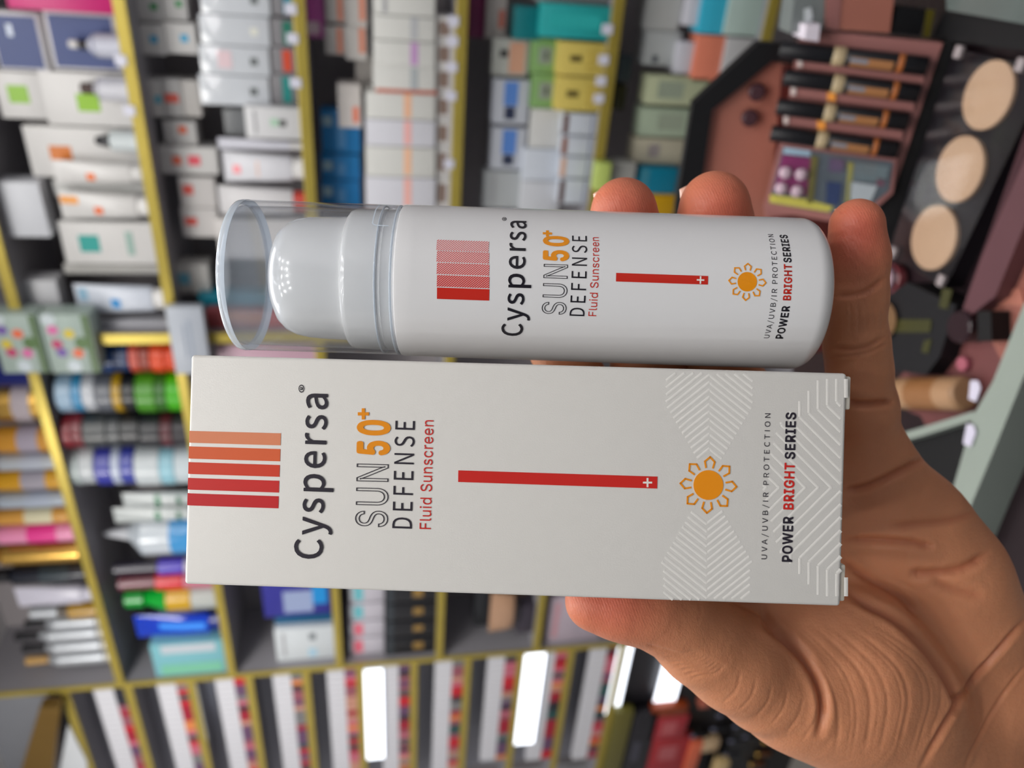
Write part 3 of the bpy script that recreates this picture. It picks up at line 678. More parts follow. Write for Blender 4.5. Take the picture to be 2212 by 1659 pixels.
def roundish(label, y0, y1, x0, x1=None, k=None, bands=(), t=.045, name='cosmetics_jar', cat='jar', group=None, prof='jar', rough=.25, metal=0, sxy=1.0):
    xb = x1 if x1 else edge_px(k, (y0+y1)/2)
    s, z, w, h = place(name, y0, y1, x0, x1, k, t); rr = w/2; r = root(name, s, t+rr*sxy, z, label, cat, group)
    # bands: (fraction bottom, fraction top, colour, radius factor, part name)
    for (f0, f1, c, rf, pn, *ms) in bands:
        mtl = ms[0] if ms else pm(c, rough, metal)
        a0, a1, R_ = f0*h, f1*h, rr*(rf if not isinstance(rf, tuple) else rf[0]); R2 = rr*(rf[1] if isinstance(rf, tuple) else rf)
        e = min(.0025, (a1-a0)*.2, R_*.3)
        mesh_obj(pn, lathe([(R_-e, a0), (R_, a0+e), (R_*.5+R2*.5, (a0+a1)/2), (R2, a1-e), (max(R2-e, .0003), a1)], 28, sy=sxy), mtl, r, smooth=35)
    return r
def tube(label, y0, y1, x0, x1=None, k=None, col=W_, cap=W_, decs=(), t=.03, name='squeeze_tube', cat='tube', group=None, capf=.16, rough=.3):
    xb = x1 if x1 else edge_px(k, (y0+y1)/2)
    s, z, w, h = place(name, y0, y1, x0, x1, k, t); ds = min(1, .02/(w*.32)); r = root(name, s, t+w*.32*ds, z, label, cat, group); n = 24
    V, Fc = [], []
    lv = [(0, .40, .30), (.03, .42, .32), (.4, .46, .27), (.8, .495, .10), (.96, .5, .02), (1, .5, .018)]
    for f, a_, b2 in lv:
        for j in range(n): q = 2*math.pi*j/n; V.append((a_*w*math.cos(q), b2*w*ds*math.sin(q), h*(capf+(1-capf)*f)))
    for i in range(len(lv)-1):
        for j in range(n): Fc.append((i*n+j, i*n+(j+1) % n, (i+1)*n+(j+1) % n, (i+1)*n+j))
    Fc.append(tuple(range(n))[::-1]); Fc.append(tuple((len(lv)-1)*n+j for j in range(n)))
    mesh_obj('tube_body', (V, Fc), pm(col, rough), r, smooth=40)
    mesh_obj('screw_cap', lathe([(w*.33, 0), (w*.35, .001), (w*.35, h*capf*.9), (w*.33, h*capf)], 24, sy=.8*ds), pm(cap, .3), r, smooth=40)
    for a_, b2, c1, c2, c in decal_boxes(decs, y0, y1, x0, xb, w, h):
        P = []
        def yy(x, z_):
            f = min(1, max(0, (z_/h-capf)/(1-capf)))
            for (f0, a0, b0), (f1, a1, b1) in zip(lv[:-1], lv[1:]):
                if f <= f1: u = (f-f0)/(f1-f0+1e-9); aa = (a0+(a1-a0)*u)*w; bb2 = (b0+(b1-b0)*u)*w*ds; break
            return -bb2*math.sqrt(max(0, 1-(x/aa)**2))-.0006 if abs(x) < aa else 0
        nu, nv = 5, 4; V = [(a_+(b2-a_)*i/nu, yy(a_+(b2-a_)*i/nu, c1+(c2-c1)*j/nv), c1+(c2-c1)*j/nv) for j in range(nv+1) for i in range(nu+1)]
        mesh_obj('printed_patch', (V, [(j*(nu+1)+i, j*(nu+1)+i+1, (j+1)*(nu+1)+i+1, (j+1)*(nu+1)+i) for j in range(nv) for i in range(nu)]), pm(c, rough), r, smooth=True)
    return r
GD = (196, 154, 70); goldm = mat((206, 164, 84), rough=.25, metal=.85, name='gold_bottle_metal', var=.1, scale=30)
silv = mat((180, 184, 190), rough=.35, metal=.4, name='silver_bottle_metal', var=.08, scale=30)
shin = mat((206, 210, 216), rough=.12, coat=.6, name='glossy_pearl_film', var=.05, scale=20)
TXT = (168, 168, 172)
# ---- right bay, row above shelf edge 1
carton('magenta carton at the right end of the second shelf row', -60, 24, 10, None, 1, (196, 20, 110), t=.012)
for i, (xa, xb, lab) in enumerate(((-14, 94, 'navy blue face cream box with white rim, lying on top of another'), (104, None, 'navy blue face cream box with white rim, directly on the shelf behind a bottle'))):
    carton(lab, 26, 152, xa, xb or edge_px(1, 90), 1, (205, 203, 206), [(xa+(4 if i == 0 else 8), 34, (xb or 256)-9, 146, (42, 62, 120))]+([(20, 52, 32, 78, (215, 225, 240))] if i == 0 else []), t=.05, name='cream_box')
roundish('small white labelled bottle with dark neck before the lower navy box', 74, 128, 141, None, 1, [(0, .5, (196, 198, 212), 1, 'bottle_body'), (.5, .66, (196, 198, 212), (1, .5), 'bottle_shoulder'), (.66, .82, (30, 26, 30), .42, 'neck'), (.82, 1, W_, .36, 'cap')], t=.008, name='serum_bottle', cat='bottle')
carton('white carton with green square, upper of two beside the navy boxes', 156, 256, -6, 94, None, W_, [(18, 184, 62, 222, (140, 190, 50))], t=.05)
carton('white carton with green square on the shelf beside the lower navy box', 158, 272, 94, None, 1, W_, [(158, 202, 202, 240, (140, 190, 20))], t=.05)
roundish('small white bottle with brown neck before the green square carton', 172, 222, 168, None, 1, [(0, .62, (206, 206, 214), 1, 'bottle_body'), (.62, .74, (206, 206, 214), (1, .5), 'bottle_shoulder'), (.74, 1, (62, 40, 34), .5, 'cap')], t=.01, name='serum_bottle', cat='bottle')
carton('large white carton with orange square and a bottle in front', 276, 384, 60, None, 1, W_, [(103, 316, 146, 354, (214, 118, 30))], t=.06)
roundish('tiny white bottle with black neck before the orange square carton', 288, 332, 200, None, 1, [(0, .66, (206, 214, 216), 1, 'bottle_body'), (.66, 1, BK, (.7, .4), 'cap')], t=.02, name='serum_bottle', cat='bottle')
tube('white cream tube with small orange spot, nearer the large orange square carton', 352, 402, 112, None, 1, W_, W_, [(180, 376, 198, 392, (240, 120, 50))], t=.02)
carton('white carton behind the two orange spot tubes', 392, 424, 116, None, 1, (190, 190, 188), t=.06)
tube('white cream tube with orange spot beside the teal square carton', 420, 480, 124, None, 1, W_, W_, [(126, 430, 165, 446, (240, 160, 70)), (197, 449, 215, 465, (240, 110, 40))], t=.02)
carton('white box lying high on the back wall with brown side panel', 394, 512, 4, 96, None, (214, 216, 222), t=.03, side=(150, 90, 60))
carton('white carton with teal square', 480, 570, 134, None, 1, W_, [(168, 508, 208, 544, (30, 160, 152)), (262, 500, 276, 550, (150, 180, 170))], t=.05)
carton('white carton at the back under the teal square carton', 572, 592, 138, None, 1, (186, 184, 180), t=.07)
carton('white carton stacked against the corner panel with blue side patch', 606, 690, 56, 130, None, (204, 204, 208), t=.04, side=(60, 100, 150))
tube('wide white tube with small blue flower mark beside the gold upright', 622, 684, 158, None, 1, (208, 214, 226), W_, [(166, 630, 185, 655, (150, 190, 215)), (234, 648, 254, 668, (60, 150, 215))], t=.02)
carton('plain pale carton lying between the blue flower tube and gold upright', 697, 712, 184, None, 1, (190, 190, 196), t=.03)
# ---- right bay, row above edge 2
carton('small white carton with green dot, upper left of its pair', -40, 46, 288, 348, None, W_, [(322, 6, 338, 20, (20, 150, 70))], t=.09)
carton('small white carton with green dot, lower of its pair', -40, 44, 350, 402, None, W_, [(378, 0, 392, 14, (20, 150, 70))], t=.09)
carton('small white carton with blue dot, upper of its pair', 52, 118, 290, 355, None, W_, [(324, 76, 340, 92, (50, 170, 215))], t=.08)
carton('small white carton with blue dot, lower of its pair', 50, 116, 357, 424, None, W_, [(390, 74, 406, 90, (50, 170, 215))], t=.08)
carton('white support box under the blue dot cartons', 48, 118, 426, edge_px(2, 84), 2, (120, 116, 112), t=.10, name='stock_box')
carton('white carton with light blue patch, top of three in a pile', 172, 252, 308, 352, None, W_, [(334, 206, 348, 222, (80, 185, 210))], t=.08)
carton('white carton with red patch in the middle of the pile of three', 172, 252, 354, 392, None, W_, [(356, 202, 386, 222, (235, 100, 84))], t=.08)
carton('plain white carton at the foot of the pile of three', 174, 252, 394, 432, None, (198, 194, 190), t=.08)
for i, (ya, yb, lab) in enumerate(((-36, 32, 'glossy pearl sachet at the right edge of the sachet column'), (34, 98, 'glossy pearl sachet with a gleaming round window, second from the right edge'), (100, 162, 'glossy pearl sachet with faint pink print in the middle of the row'), (164, 228, 'glossy pearl sachet with dark dot, last of the row by the small dark gap'))):
    r = carton(lab, ya, yb, 432-i*0, 582, None, (206, 210, 216), [(540, (ya+yb)/2-8, 556, (ya+yb)/2+8, (92, 98, 98) if i != 1 else (226, 226, 214))]+([(470, ya+10, 500, yb-14, (226, 200, 206))] if i == 2 else []), t=.03, d=.03, name='pearl_sachet', cat='sachet', group='pearl sachets')
    r.children[0].data.materials[0] = shin
for i, (ya, yb, c) in enumerate(((-30, 34, (20, 120, 140)), (40, 100, (20, 110, 90)), (102, 158, (200, 70, 40)), (160, 226, (20, 130, 125)))):
    carton(f'low grey box with {["blue", "dark green", "orange", "teal"][i]} end band under a pearl sachet', ya, yb, 584, None, 2, (120, 118, 122), [(608, ya+6, 626, yb-4, c)], t=.035, d=.05, name='tray_box')
carton('white carton with small green and dark marks near the shelf edge', 232, 300, 530, None, 2, (208, 208, 210), [(583, 256, 600, 272, (170, 205, 180)), (602, 258, 616, 272, (70, 70, 70)), (548, 240, 552, 290, TXT)], t=.006)
carton('grey box behind the white carton with green and dark marks', 236, 292, 484, 530, None, (110, 112, 114), t=.05, name='tray_box')
carton('white carton with single orange dot', 262, 312, 354, 424, None, W_, [(386, 272, 404, 288, (235, 110, 72))], t=.08)
carton('white carton with orange and pink dots side by side', 318, 376, 344, 470, None, W_, [(372, 338, 392, 356, (235, 110, 80)), (406, 336, 432, 356, (232, 84, 100))], t=.07)
carton('white carton with red script, upper one by the dark corner', 384, 448, 388, 466, None, (210, 206, 204), [(396, 400, 418, 420, (226, 84, 72))], t=.07)
carton('white carton with red script, lower one by the dark corner', 450, 512, 392, 472, None, (210, 206, 204), [(400, 470, 426, 486, (226, 84, 72))], t=.07)
tube('white tube lying pale beneath the marked carton', 302, 326, 470, None, 2, (206, 206, 216), W_, t=.03)
tube('white tube with pink dot and faint text', 334, 400, 480, None, 2, (214, 214, 220), W_, [(500, 362, 516, 380, (240, 130, 140)), (550, 350, 556, 384, (220, 190, 180))], t=.03)
tube('white tube with red cap corner above the clear bottle cap', 408, 470, 470, None, 2, (208, 206, 208), (186, 60, 48), t=.03)
carton('stack of pale cartons behind the clear bottle cap', 474, 560, 470, None, 2, (200, 196, 194), t=.06)
carton('white carton with pale blue patch standing in the dark gap', 572, 634, 384, 452, None, (212, 210, 206), [(386, 590, 410, 614, (120, 190, 215))], t=.07)
carton('deep teal box under the pale blue patch carton', 636, 680, 430, None, 2, (0, 120, 142), t=.05)
carton('grey plastic packet hanging at the corner before the gold upright', 664, 808, 368, 446, None, (176, 182, 192), [(410, 690, 416, 790, (150, 160, 176)), (398, 700, 402, 770, (150, 160, 176))], t=-.035, d=.02, name='plastic_packet', cat='packet')
carton('dusky pink box beside the grey plastic packet', 672, 744, 448, None, 2, (150, 70, 74), t=.02)
carton('pale pink box with violet end, behind the clear bottle cap', 745, 800, 470, None, 2, (196, 160, 176), t=.02)
# ---- right bay, row above edge 3
carton('magenta carton with white round mark on its foot', -40, 82, 656, 700, None, (196, 90, 170), [(658, 46, 688, 74, (226, 200, 210))], t=.10)
for i, (ya, yb) in enumerate(((-34, 48), (56, 118))):
    for j, (xa, xb) in enumerate(((702, 744), (746, 792))):
        carton(f'white carton with orange end stripe, {["far right", "nearer"][i]} and {["upper", "lower"][j]} in the block of four', ya, yb+j*12, xa, xb, None, (208, 204, 200), [(xb-16, ya+4, xb-4, yb-4, (226, 140, 110))], t=.09)
rowc = [(-22, 30, None), (36, 84, (180, 182, 186)), (90, 140, (190, 150, 196)), (144, 194, (170, 176, 180)), (202, 254, (236, 184, 150)), (260, 312, (240, 180, 176)), (318, 378, (240, 190, 156)), (384, 446, (240, 180, 170))]
names = ['with faint grey script at the right edge', 'with grey centre stripe', 'with lilac centre stripe', 'with thin grey centre stripe, beside the terracotta lid', 'with peach centre stripe, cream toned', 'with rose centre stripe, bluish white', 'with apricot centre stripe, near the big bottle', 'with pink centre stripe, half behind the clear cap']
for (ya, yb, c), nmn in zip(rowc, names):
    xa = 806 if ya < 195 else 790
    carton(f'wide white carton {nmn}', ya, yb+4, xa, 940, None, (212, 212, 208) if ya not in (260, 384) else (212, 212, 220), ([(886 if ya < 195 else 872, ya+1, 903 if ya < 195 else 888, yb, c)] if c else [(826, ya+20, 836, yb, TXT)]), t=.022, d=.09, group='stacked wide cartons')
carton('terracotta coloured lid edge between the wide cartons', 194, 202, 812, 944, None, (190, 92, 66), t=.021, d=.08, name='carton_lid', cat='lid')
for ya, yb in ((36, 84), (90, 140), (144, 196), (202, 254), (260, 312), (318, 378), (384, 446)):
    s, z, w, h = place('x', ya, yb+4, 942, None, 3, .03)
    r = root('acrylic_riser', s, .03, z, f'low pale riser with brown window, {ordn[(36, 90, 144, 202, 260, 318, 384).index(ya)]} in its row under the wide white cartons', 'riser', 'risers under the wide cartons')
    mesh_obj('riser_block', box(-w/2, w/2, 0, .08, 0, h), pm((196, 194, 192)), r); mesh_obj('brown_window', box(-w*.3, w*.3, -.0008, .0002, h*.25, h*.85), pm((128, 108, 98)), r)
carton('white carton with orange stripe standing alone before the blue boxes', 182, 276, 730, 780, None, (206, 200, 196), [(762, 230, 774, 264, (230, 120, 86))], t=.06)
for i, (ya, yb) in enumerate(((238, 330), (334, 388), (390, 446))):
    carton(f'bright blue carton with white round mark, {["furthest right", "middle", "nearest the clear cap"][i]} of three', ya, yb, 694, 778, None, (24, 116, 176), [(698, ya+14, 718, ya+34, (150, 180, 190)), (728, ya+18, 746, yb-10, (80, 140, 190))], t=.075)
carton('tall pale carton behind the wide white stack', 120, 200, 768, edge_px(3, 160), 3, (196, 190, 184), t=.125)
# ---- right bay, row above edge 4
carton('plum carton at the right edge of the fourth row', -40, 82, 1010, 1048, None, (130, 44, 92), t=.11)
carton('white carton with red end beside the plum carton', -20, 84, 1050, 1094, None, (206, 196, 190), [(1078, 20, 1090, 60, (220, 120, 100))], t=.1)
carton('dark teal carton behind the turquoise one', 14, 86, 1112, 1168, None, (0, 110, 116), t=.04)
carton('large turquoise carton by the shelf edge', 10, 84, 1168, None, 4, (34, 160, 160), [(1190, 30, 1300, 60, (44, 172, 170))], t=.012)
carton('pale carton at the top edge over the turquoise one', -50, 8, 1160, None, 4, (120, 124, 126), t=.03)
carton('white carton with peach portrait panel and dark dot', 84, 164, 1064, 1142, None, (176, 178, 172), [(1100, 90, 1134, 158, (206, 156, 130)), (1080, 108, 1096, 124, (40, 40, 40))], t=.06)
for i, (ya, yb) in enumerate(((84, 158), (160, 234))):
    carton(f'green carton with grey oval mark, {["above", "below"][i]} in the photo of its twin', ya, yb, 1148, 1212, None, (122, 160, 98), [(1164, ya+18, 1192, yb-20, (140, 150, 140)), (1176, ya+26, 1184, yb-28, (70, 80, 70))], t=.045)
for i, (ya, yb) in enumerate(((92, 164), (168, 240))):
    carton(f'pale yellow carton with dark label, {["nearer the turquoise box", "nearer the small white boxes"][i]}', ya, yb, 1206-i*4, None, 4, (206, 186, 96), [(1232-i*8, ya+28, 1258-i*8, ya+42, (96, 84, 40)), (1270, ya+12, 1290, yb-10, (190, 168, 80))], t=.012)
for i, (ya, yb) in enumerate(((172, 268), (276, 366))):
    carton(f'silver white carton with blue and navy stripe, {["beside the green cartons", "beside the plain white stack"][i]}', ya, yb, 1064-i*3, 1142-i*6, None, (190, 194, 204), [(1088-i*4, ya+4, 1118-i*4, ya+56, (88, 132, 204)), (1091-i*4, ya+58, 1114-i*4, yb-10, (44, 52, 78))], t=.055)
carton('plain white carton on top of the white block beside the second striped carton', 236, 320, 1146, 1214, None, (200, 200, 198), t=.045)
carton('bluish white carton in the centre of the white block', 322, 390, 1130, 1210, None, (200, 206, 216), t=.04)
carton('white carton in the white block half hidden by the big bottle', 392, 460, 1126, 1208, None, (198, 200, 206), t=.04)
carton('grey white carton at the back above the big bottle', 370, 450, 1044, 1124, None, (180, 184, 186), [(1064, 380, 1070, 440, TXT)], t=.06)
for i, (ya, yb) in enumerate(((246, 292), (296, 336), (340, 384), (388, 440))):
    carton(f'small white carton with {["brown", "rust", "peach", "dark brown"][i]} edge in the front row', ya, yb, 1216-i*3, None, 4, (196, 202, 212), [(1216-i*3, ya+2, 1228-i*3, yb-2, [(96, 60, 50), (140, 84, 62), (212, 170, 146), (90, 64, 60)][i]), (1280-i*6, ya+2, 1283-i*6, yb-2, (110, 120, 150))], t=.012, group='small cartons in the front row')
# ---- right bay, row above edge 5
carton('white carton with black print beside the cyan box', -30, 66, 1396, 1472, None, (186, 188, 186), t=.06)
carton('white carton with small dark mark beside the salmon box', 68, 142, 1392, 1468, None, (186, 190, 190), [(1412, 120, 1424, 136, (70, 76, 84))], t=.06)
carton('cyan carton by the shelf edge', -40, 74, 1516, 1572, None, (56, 176, 206), t=.03, d=.05)
carton('pale mint carton standing before the cyan one', -40, 78, 1574, None, 5, (170, 190, 184), t=.02)
carton('white end piece against the cyan carton', -10, 56, 1482, 1514, None, (204, 204, 214), t=.04)
carton('salmon pink carton between cyan box and black frame', 76, 178, 1500, 1560, None, (222, 130, 104), t=.03, d=.05)
carton('white end piece against the salmon carton', 90, 160, 1462, 1498, None, (200, 200, 210), t=.04)
carton('grey white carton under the salmon box', 82, 190, 1562, None, 5, (180, 180, 182), t=.02)
for i, (ya, yb, c) in enumerate(((166, 228, (176, 182, 150)), (236, 296, (160, 174, 152)))):
    carton(f'pale {["olive", "sage"][i]} carton with grey text block', ya, yb, 1396-i*14, 1530, None, c, [(1420, ya+10, 1476, yb-14, (146, 156, 138))], t=.03)
carton('beige carton below the sage one', 300, 354, 1370, 1480, None, (176, 170, 150), [(1400, 312, 1424, 340, (140, 132, 132))], t=.03)
carton('lime green carton with white end near the first fingertip', 352, 412, 1286, 1318, None, (186, 204, 110), t=-.03, d=.03, name='cosmetics_carton')
carton('white carton behind the lime green one', 352, 400, 1320, 1372, None, (170, 170, 166), t=.0)
carton('petrol blue carton between the two fingertips', 362, 418, 1380, 1462, None, (0, 116, 144), [(1384, 366, 1400, 414, (60, 130, 150))], t=.01)
carton('mustard yellow carton between the two fingertips', 420, 480, 1380, 1456, None, (196, 150, 14), t=.01)
carton('small slate carton deep in the fifth row', 120, 176, 1334, 1364, None, (70, 84, 88), t=.08)
carton('small dark green carton deep in the fifth row', 184, 238, 1326, 1352, None, (62, 60, 24), t=.08)
# price tags on the shelf fronts
for k, lst in ((1, [(131, .0), (240, .0)]), (2, (20, 84, 180)), (3, (46, 90, 146, 208, 355)), (4, (64, 130, 176, 214))):
    for iy, y in enumerate(lst):
        y = y[0] if isinstance(y, tuple) else y
        x = edge_px(k, y)-2; s, z = wp(x, y, -.008); r = mesh_obj('price_tag', box(-.009, .009, -.001, 0, -.009, .012, .0004), pm((200, 200, 214)), None)
        r.matrix_world = WALLM @ Matrix.Translation((s, -.0035, z)) @ Matrix.Rotation(-.12, 4, 'X')
        tag(r, f'small white price tag on the {ordn[k]} right bay edge, {["first", "second", "third", "fourth", "fifth"][iy]} from the right', 'price tag', f'price tags on the {ordn[k]} right bay shelf')
# ---- middle bay, row above edge 1 (perfumes and mists)
def perf(label, y0, y1, x0, body, capm_, bandc=None, t=.03, name='body_mist_bottle', capf=.72, extra=None, bm_=None):
    b2 = [(0, .06, (40, 40, 46), .96, 'foot'), (.06, capf-.04, body, 1, 'bottle_body')]
    if bm_ is not None: b2[1] = b2[1]+(bm_,)
    if bandc: b2.append((.2, .46, bandc, 1.02, 'label'))
    b2.append((capf-.04, capf, body, (1, .7), 'bottle_shoulder')+((bm_,) if bm_ is not None else ()))
    b2.append((capf, 1, (200, 160, 80), .72, 'cap', capm_))
    return roundish(label, y0, y1, x0, None, 0, b2, t=t, name=name, cat='bottle', rough=.2)
roundish('dark blue glass bottle with shining cap beside the flower packets', 786, 850, -60, None, 0, [(0, .1, (20, 24, 60), .9, 'foot'), (.1, .7, (24, 34, 110), 1, 'bottle_body'), (.7, 1, (30, 90, 220), .8, 'cap')], t=.03, name='perfume_bottle', cat='bottle', rough=.12)
perf('fat gold bottle with pale label, widest of the golden row', 850, 928, -70, (206, 170, 110), goldm, (196, 184, 190), bm_=goldm)
perf('golden bottle with lilac grey label and amber foot', 940, 990, -70, (214, 150, 50), goldm, (176, 166, 182))
perf('pale silver bottle with cream shoulders and dark foot', 994, 1024, -70, (190, 196, 204), silv, (190, 196, 210))
perf('golden yellow bottle with grey label beside a bright yellow cap', 1030, 1070, -80, (216, 158, 30), goldm, (170, 164, 176))
perf('silver grey bottle with two gleaming gold rings', 1076, 1106, -80, (176, 186, 200), goldm, (176, 186, 204))
perf('orange gold slim bottle with cream foot', 1112, 1142, -90, (216, 156, 70), goldm, (222, 214, 180))
perf('pearl bottle with hot pink bands', 1148, 1184, -90, (240, 150, 190), silv, (236, 60, 150))
perf('pale gold bottle with crumpled foil body', 1192, 1232, -90, (226, 190, 130), goldm, None, bm_=goldm)
perf('navy black square shouldered bottle next to the foil one', 1238, 1272, -60, (26, 30, 42), mat(BK, rough=.3), (40, 52, 60))
tube('lilac white tube in front of the dark bottle', 1277, 1318, 28, None, 0, (196, 194, 208), (190, 188, 202), t=.008)
roundish('slim bottle with silver neck and ochre base', 1318, 1346, 60, None, 0, [(0, .48, (170, 130, 40), 1, 'bottle_body'), (.48, .62, (90, 80, 70), .9, 'neck'), (.62, 1, W_, .8, 'cap', silv)], t=.03, name='spray_bottle', cat='bottle')
for i, (ya, yb, xa) in enumerate(((1344, 1368, 76), (1370, 1394, 54), (1396, 1420, 70), (1422, 1446, 78))):
    roundish(f'clear silver spray bottle with {["cream body", "two bright glints", "narrow waist", "golden sprayer"][i]} and black nozzle', ya, yb, xa-30, None, 0,
             [(0, .16, (200, 196, 186), .9, 'foot'), (.16, .66, (190, 196, 200), 1, 'bottle_body', silv), (.66, .76, (190, 196, 200), (.9, .5), 'bottle_shoulder', silv), (.76, 1, BK if i < 3 else (190, 150, 90), (.5, .6), 'sprayer')], t=.05, name='spray_bottle', cat='bottle', group='silver spray bottles')
# flower packets
for i, (xa, xb, lab) in enumerate(((-10, 92, 'flower printed tissue packet with lilac and orange blossoms, upper one'), (98, 204, 'flower printed tissue packet with pink and orange blossoms, lower one'))):
    cols = [((120, 90, 170), 12, 712), ((236, 110, 70), 44, 720), ((196, 60, 110), 20, 760), ((224, 110, 170), 54, 762), ((220, 196, 60), 14, 742), ((210, 220, 226), 40, 790), ((90, 120, 70), 66, 740), ((206, 216, 220), 8, 690)]
    r = carton(lab, 680, 806, xa, xb, None, (168, 184, 176), [], t=-.03, d=.05, name='tissue_packet', cat='packet')
    s, z, w, h = place('x', 680, 806, xa, xb, None, -.03)
    for j, (c, dx, yc) in enumerate(cols):
        u = .5-(yc-680)/126; v = 1-(dx+10)/102
        if i: c = cols[(j+3) % 5][0] if j < 5 else c
        mesh_obj('printed_blossom', [(lambda q: ([(x_, y_, z_) for x_, z_, y_ in q[0]], q[1]))(lathe([(.0001, -.0008), (.0105 if j < 5 else .014, -.0008), (.0105 if j < 5 else .014, .0003)], 16))][0], pm(c), r, Matrix.Translation((u*w, 0, v*h)))
    mesh_obj('leaf_band', box(-w/2+.001, w/2-.001, -.0006, .0002, .002, h*.16), pm((84, 110, 66)), r)
# ---- middle bay, row above edge 2: piled hair wax jars
def waxjar(label, y0, y1, x0, x1, c_lid, c_body, cat='jar', name='hair_wax_jar', mid=None):
    b2 = [(0, .5, c_body, .97, 'jar_body'), (.5, 1, c_lid, 1, 'lid')]
    if mid: b2 = [(0, .34, c_body, .97, 'jar_body'), (.34, .58, mid, .99, 'label'), (.58, 1, c_lid, 1, 'lid')]
    return roundish(label, y0, y1, x0, x1, None, b2, t=.012, name=name, cat=cat, rough=.28)
zone = edge_px(1, 860)-0
waxjar('navy blue hair wax jar on the pile by the gold upright', 752, 818, 212, 276, (10, 60, 120), (10, 50, 100))
waxjar('brick red hair wax jar in the pile by the gold upright', 752, 818, 277, 322, (196, 76, 56), (150, 60, 44))
waxjar('bright orange hair wax jar at the foot of the pile by the gold upright', 752, 818, 323, 383, (224, 74, 26), (216, 66, 20))
waxjar('white hair wax jar with light blue label on the green jar pile', 826, 908, 118, 204, (160, 190, 216), (200, 204, 212), mid=(60, 150, 200))
waxjar('black hair wax jar with yellow ring in the green jar pile', 826, 908, 205, 290, (100, 104, 114), (26, 28, 32), mid=(190, 150, 20))
waxjar('bright green hair wax jar under the yellow ringed one', 826, 908, 291, edge_px(1, 866), (74, 150, 30), (70, 180, 10), mid=(50, 110, 30))
waxjar('dark red hair wax jar on the black jar pile', 914, 984, 130, 176, (146, 44, 54), (130, 36, 46))
waxjar('black hair wax jar with grey print below the dark red one', 914, 984, 177, 300, (60, 64, 66), (36, 38, 42), mid=(60, 64, 68))
waxjar('black hair wax jar with wine red ring at the foot of its pile', 914, 984, 301, edge_px(1, 949), (34, 36, 42), (44, 40, 46), mid=(86, 30, 40))
waxjar('white cream jar with rounded lid on the white jar pile', 988, 1066, 136, 202, (196, 208, 208), (200, 206, 210))
waxjar('white cream jar with two royal blue rings', 988, 1066, 203, 288, (60, 64, 170), (60, 70, 170), mid=(190, 200, 222))
waxjar('white cream jar with aqua ring at the foot of the white pile', 988, 1066, 289, edge_px(1, 1027), (206, 214, 218), (200, 212, 218), mid=(150, 200, 216))
for i, (ya, yb) in enumerate(((1070, 1100), (1102, 1134))):
    tube(f'white tube with dark green band, {["nearer the jars", "nearer the nozzle bottle"][i]}', ya, yb, 262-i*20, None, 1, (196, 202, 202), (204, 208, 208), [(330, ya+2, 342, yb-2, (30, 120, 80)), (376, ya+2, 386, yb-2, (20, 100, 70))], t=.03)
roundish('white squeeze bottle with pointed nozzle and blue label', 1142, 1220, 208, None, 1, [(0, .62, (200, 208, 216), 1, 'bottle_body'), (.1, .36, (70, 150, 210), 1.02, 'label'), (.62, .76, (200, 208, 216), (1, .4), 'bottle_shoulder'), (.76, 1, (206, 208, 214), (.34, .1), 'nozzle')], t=.02, name='nozzle_bottle', cat='bottle', rough=.12)
roundish('purple nail polish bottle with black cap below the nozzle bottle', 1222, 1250, 240, None, 1, [(0, .3, (180, 170, 180), 1, 'foot'), (.3, .56, (80, 60, 180), 1, 'bottle_body'), (.56, 1, (50, 46, 62), .7, 'cap')], t=.03, name='nail_polish_bottle', cat='bottle')
roundish('red nail polish bottle with wine cap', 1252, 1284, 250, None, 1, [(0, .34, (190, 110, 130), 1, 'foot'), (.34, .62, (206, 30, 46), 1, 'bottle_body'), (.62, 1, (110, 50, 64), .8, 'cap')], t=.03, name='nail_polish_bottle', cat='bottle')
roundish('vivid green bottle with mustard label', 1286, 1334, 262, None, 1, [(0, .3, (176, 180, 176), 1, 'foot'), (.3, .56, (200, 156, 20), 1.0, 'label'), (.56, .8, (10, 160, 50), (1, .5), 'bottle_body'), (.8, 1, (10, 150, 50), (.66, .62), 'cap')], t=.03, name='lotion_bottle', cat='bottle')
tube('shiny royal blue tube standing above the clear aqua packet', 1336, 1383, 288, None, 1, (20, 60, 190), (20, 40, 120), [(340, 1350, 440, 1362, (70, 150, 250))], t=.03, rough=.12)
carton('aqua and green translucent wipes packet at the left end of the row', 1388, 1468, 330, None, 1, (120, 180, 190), [(352, 1392, 470, 1412, (190, 196, 204)), (345, 1440, 478, 1464, (120, 190, 160))], t=.01, d=.06, name='wipes_packet', cat='packet')
# ---- middle bay, row above edge 3
carton('purple and blue pack with white oval just under the big carton', 1240, 1330, 566, 712, None, (44, 44, 140), [(610, 1276, 674, 1322, (150, 164, 200)), (674, 1262, 706, 1306, (20, 140, 210))], t=.05, d=.06, name='cosmetics_pack', cat='packet')
carton('petrol teal pack between the purple pack and white box', 1331, 1354, 594, None, 2, (10, 84, 122), t=.05)
carton('white box with tiny grey print, last on its shelf', 1356, 1440, 596, None, 2, (206, 212, 216), [(668, 1372, 682, 1388, (110, 116, 122)), (664, 1412, 682, 1432, (170, 205, 225)), (610, 1366, 616, 1426, TXT)], t=.03)
carton('tall lilac grey box at the back of the purple pack', 1200, 1240, 566, None, 2, (120, 116, 130), t=.05)
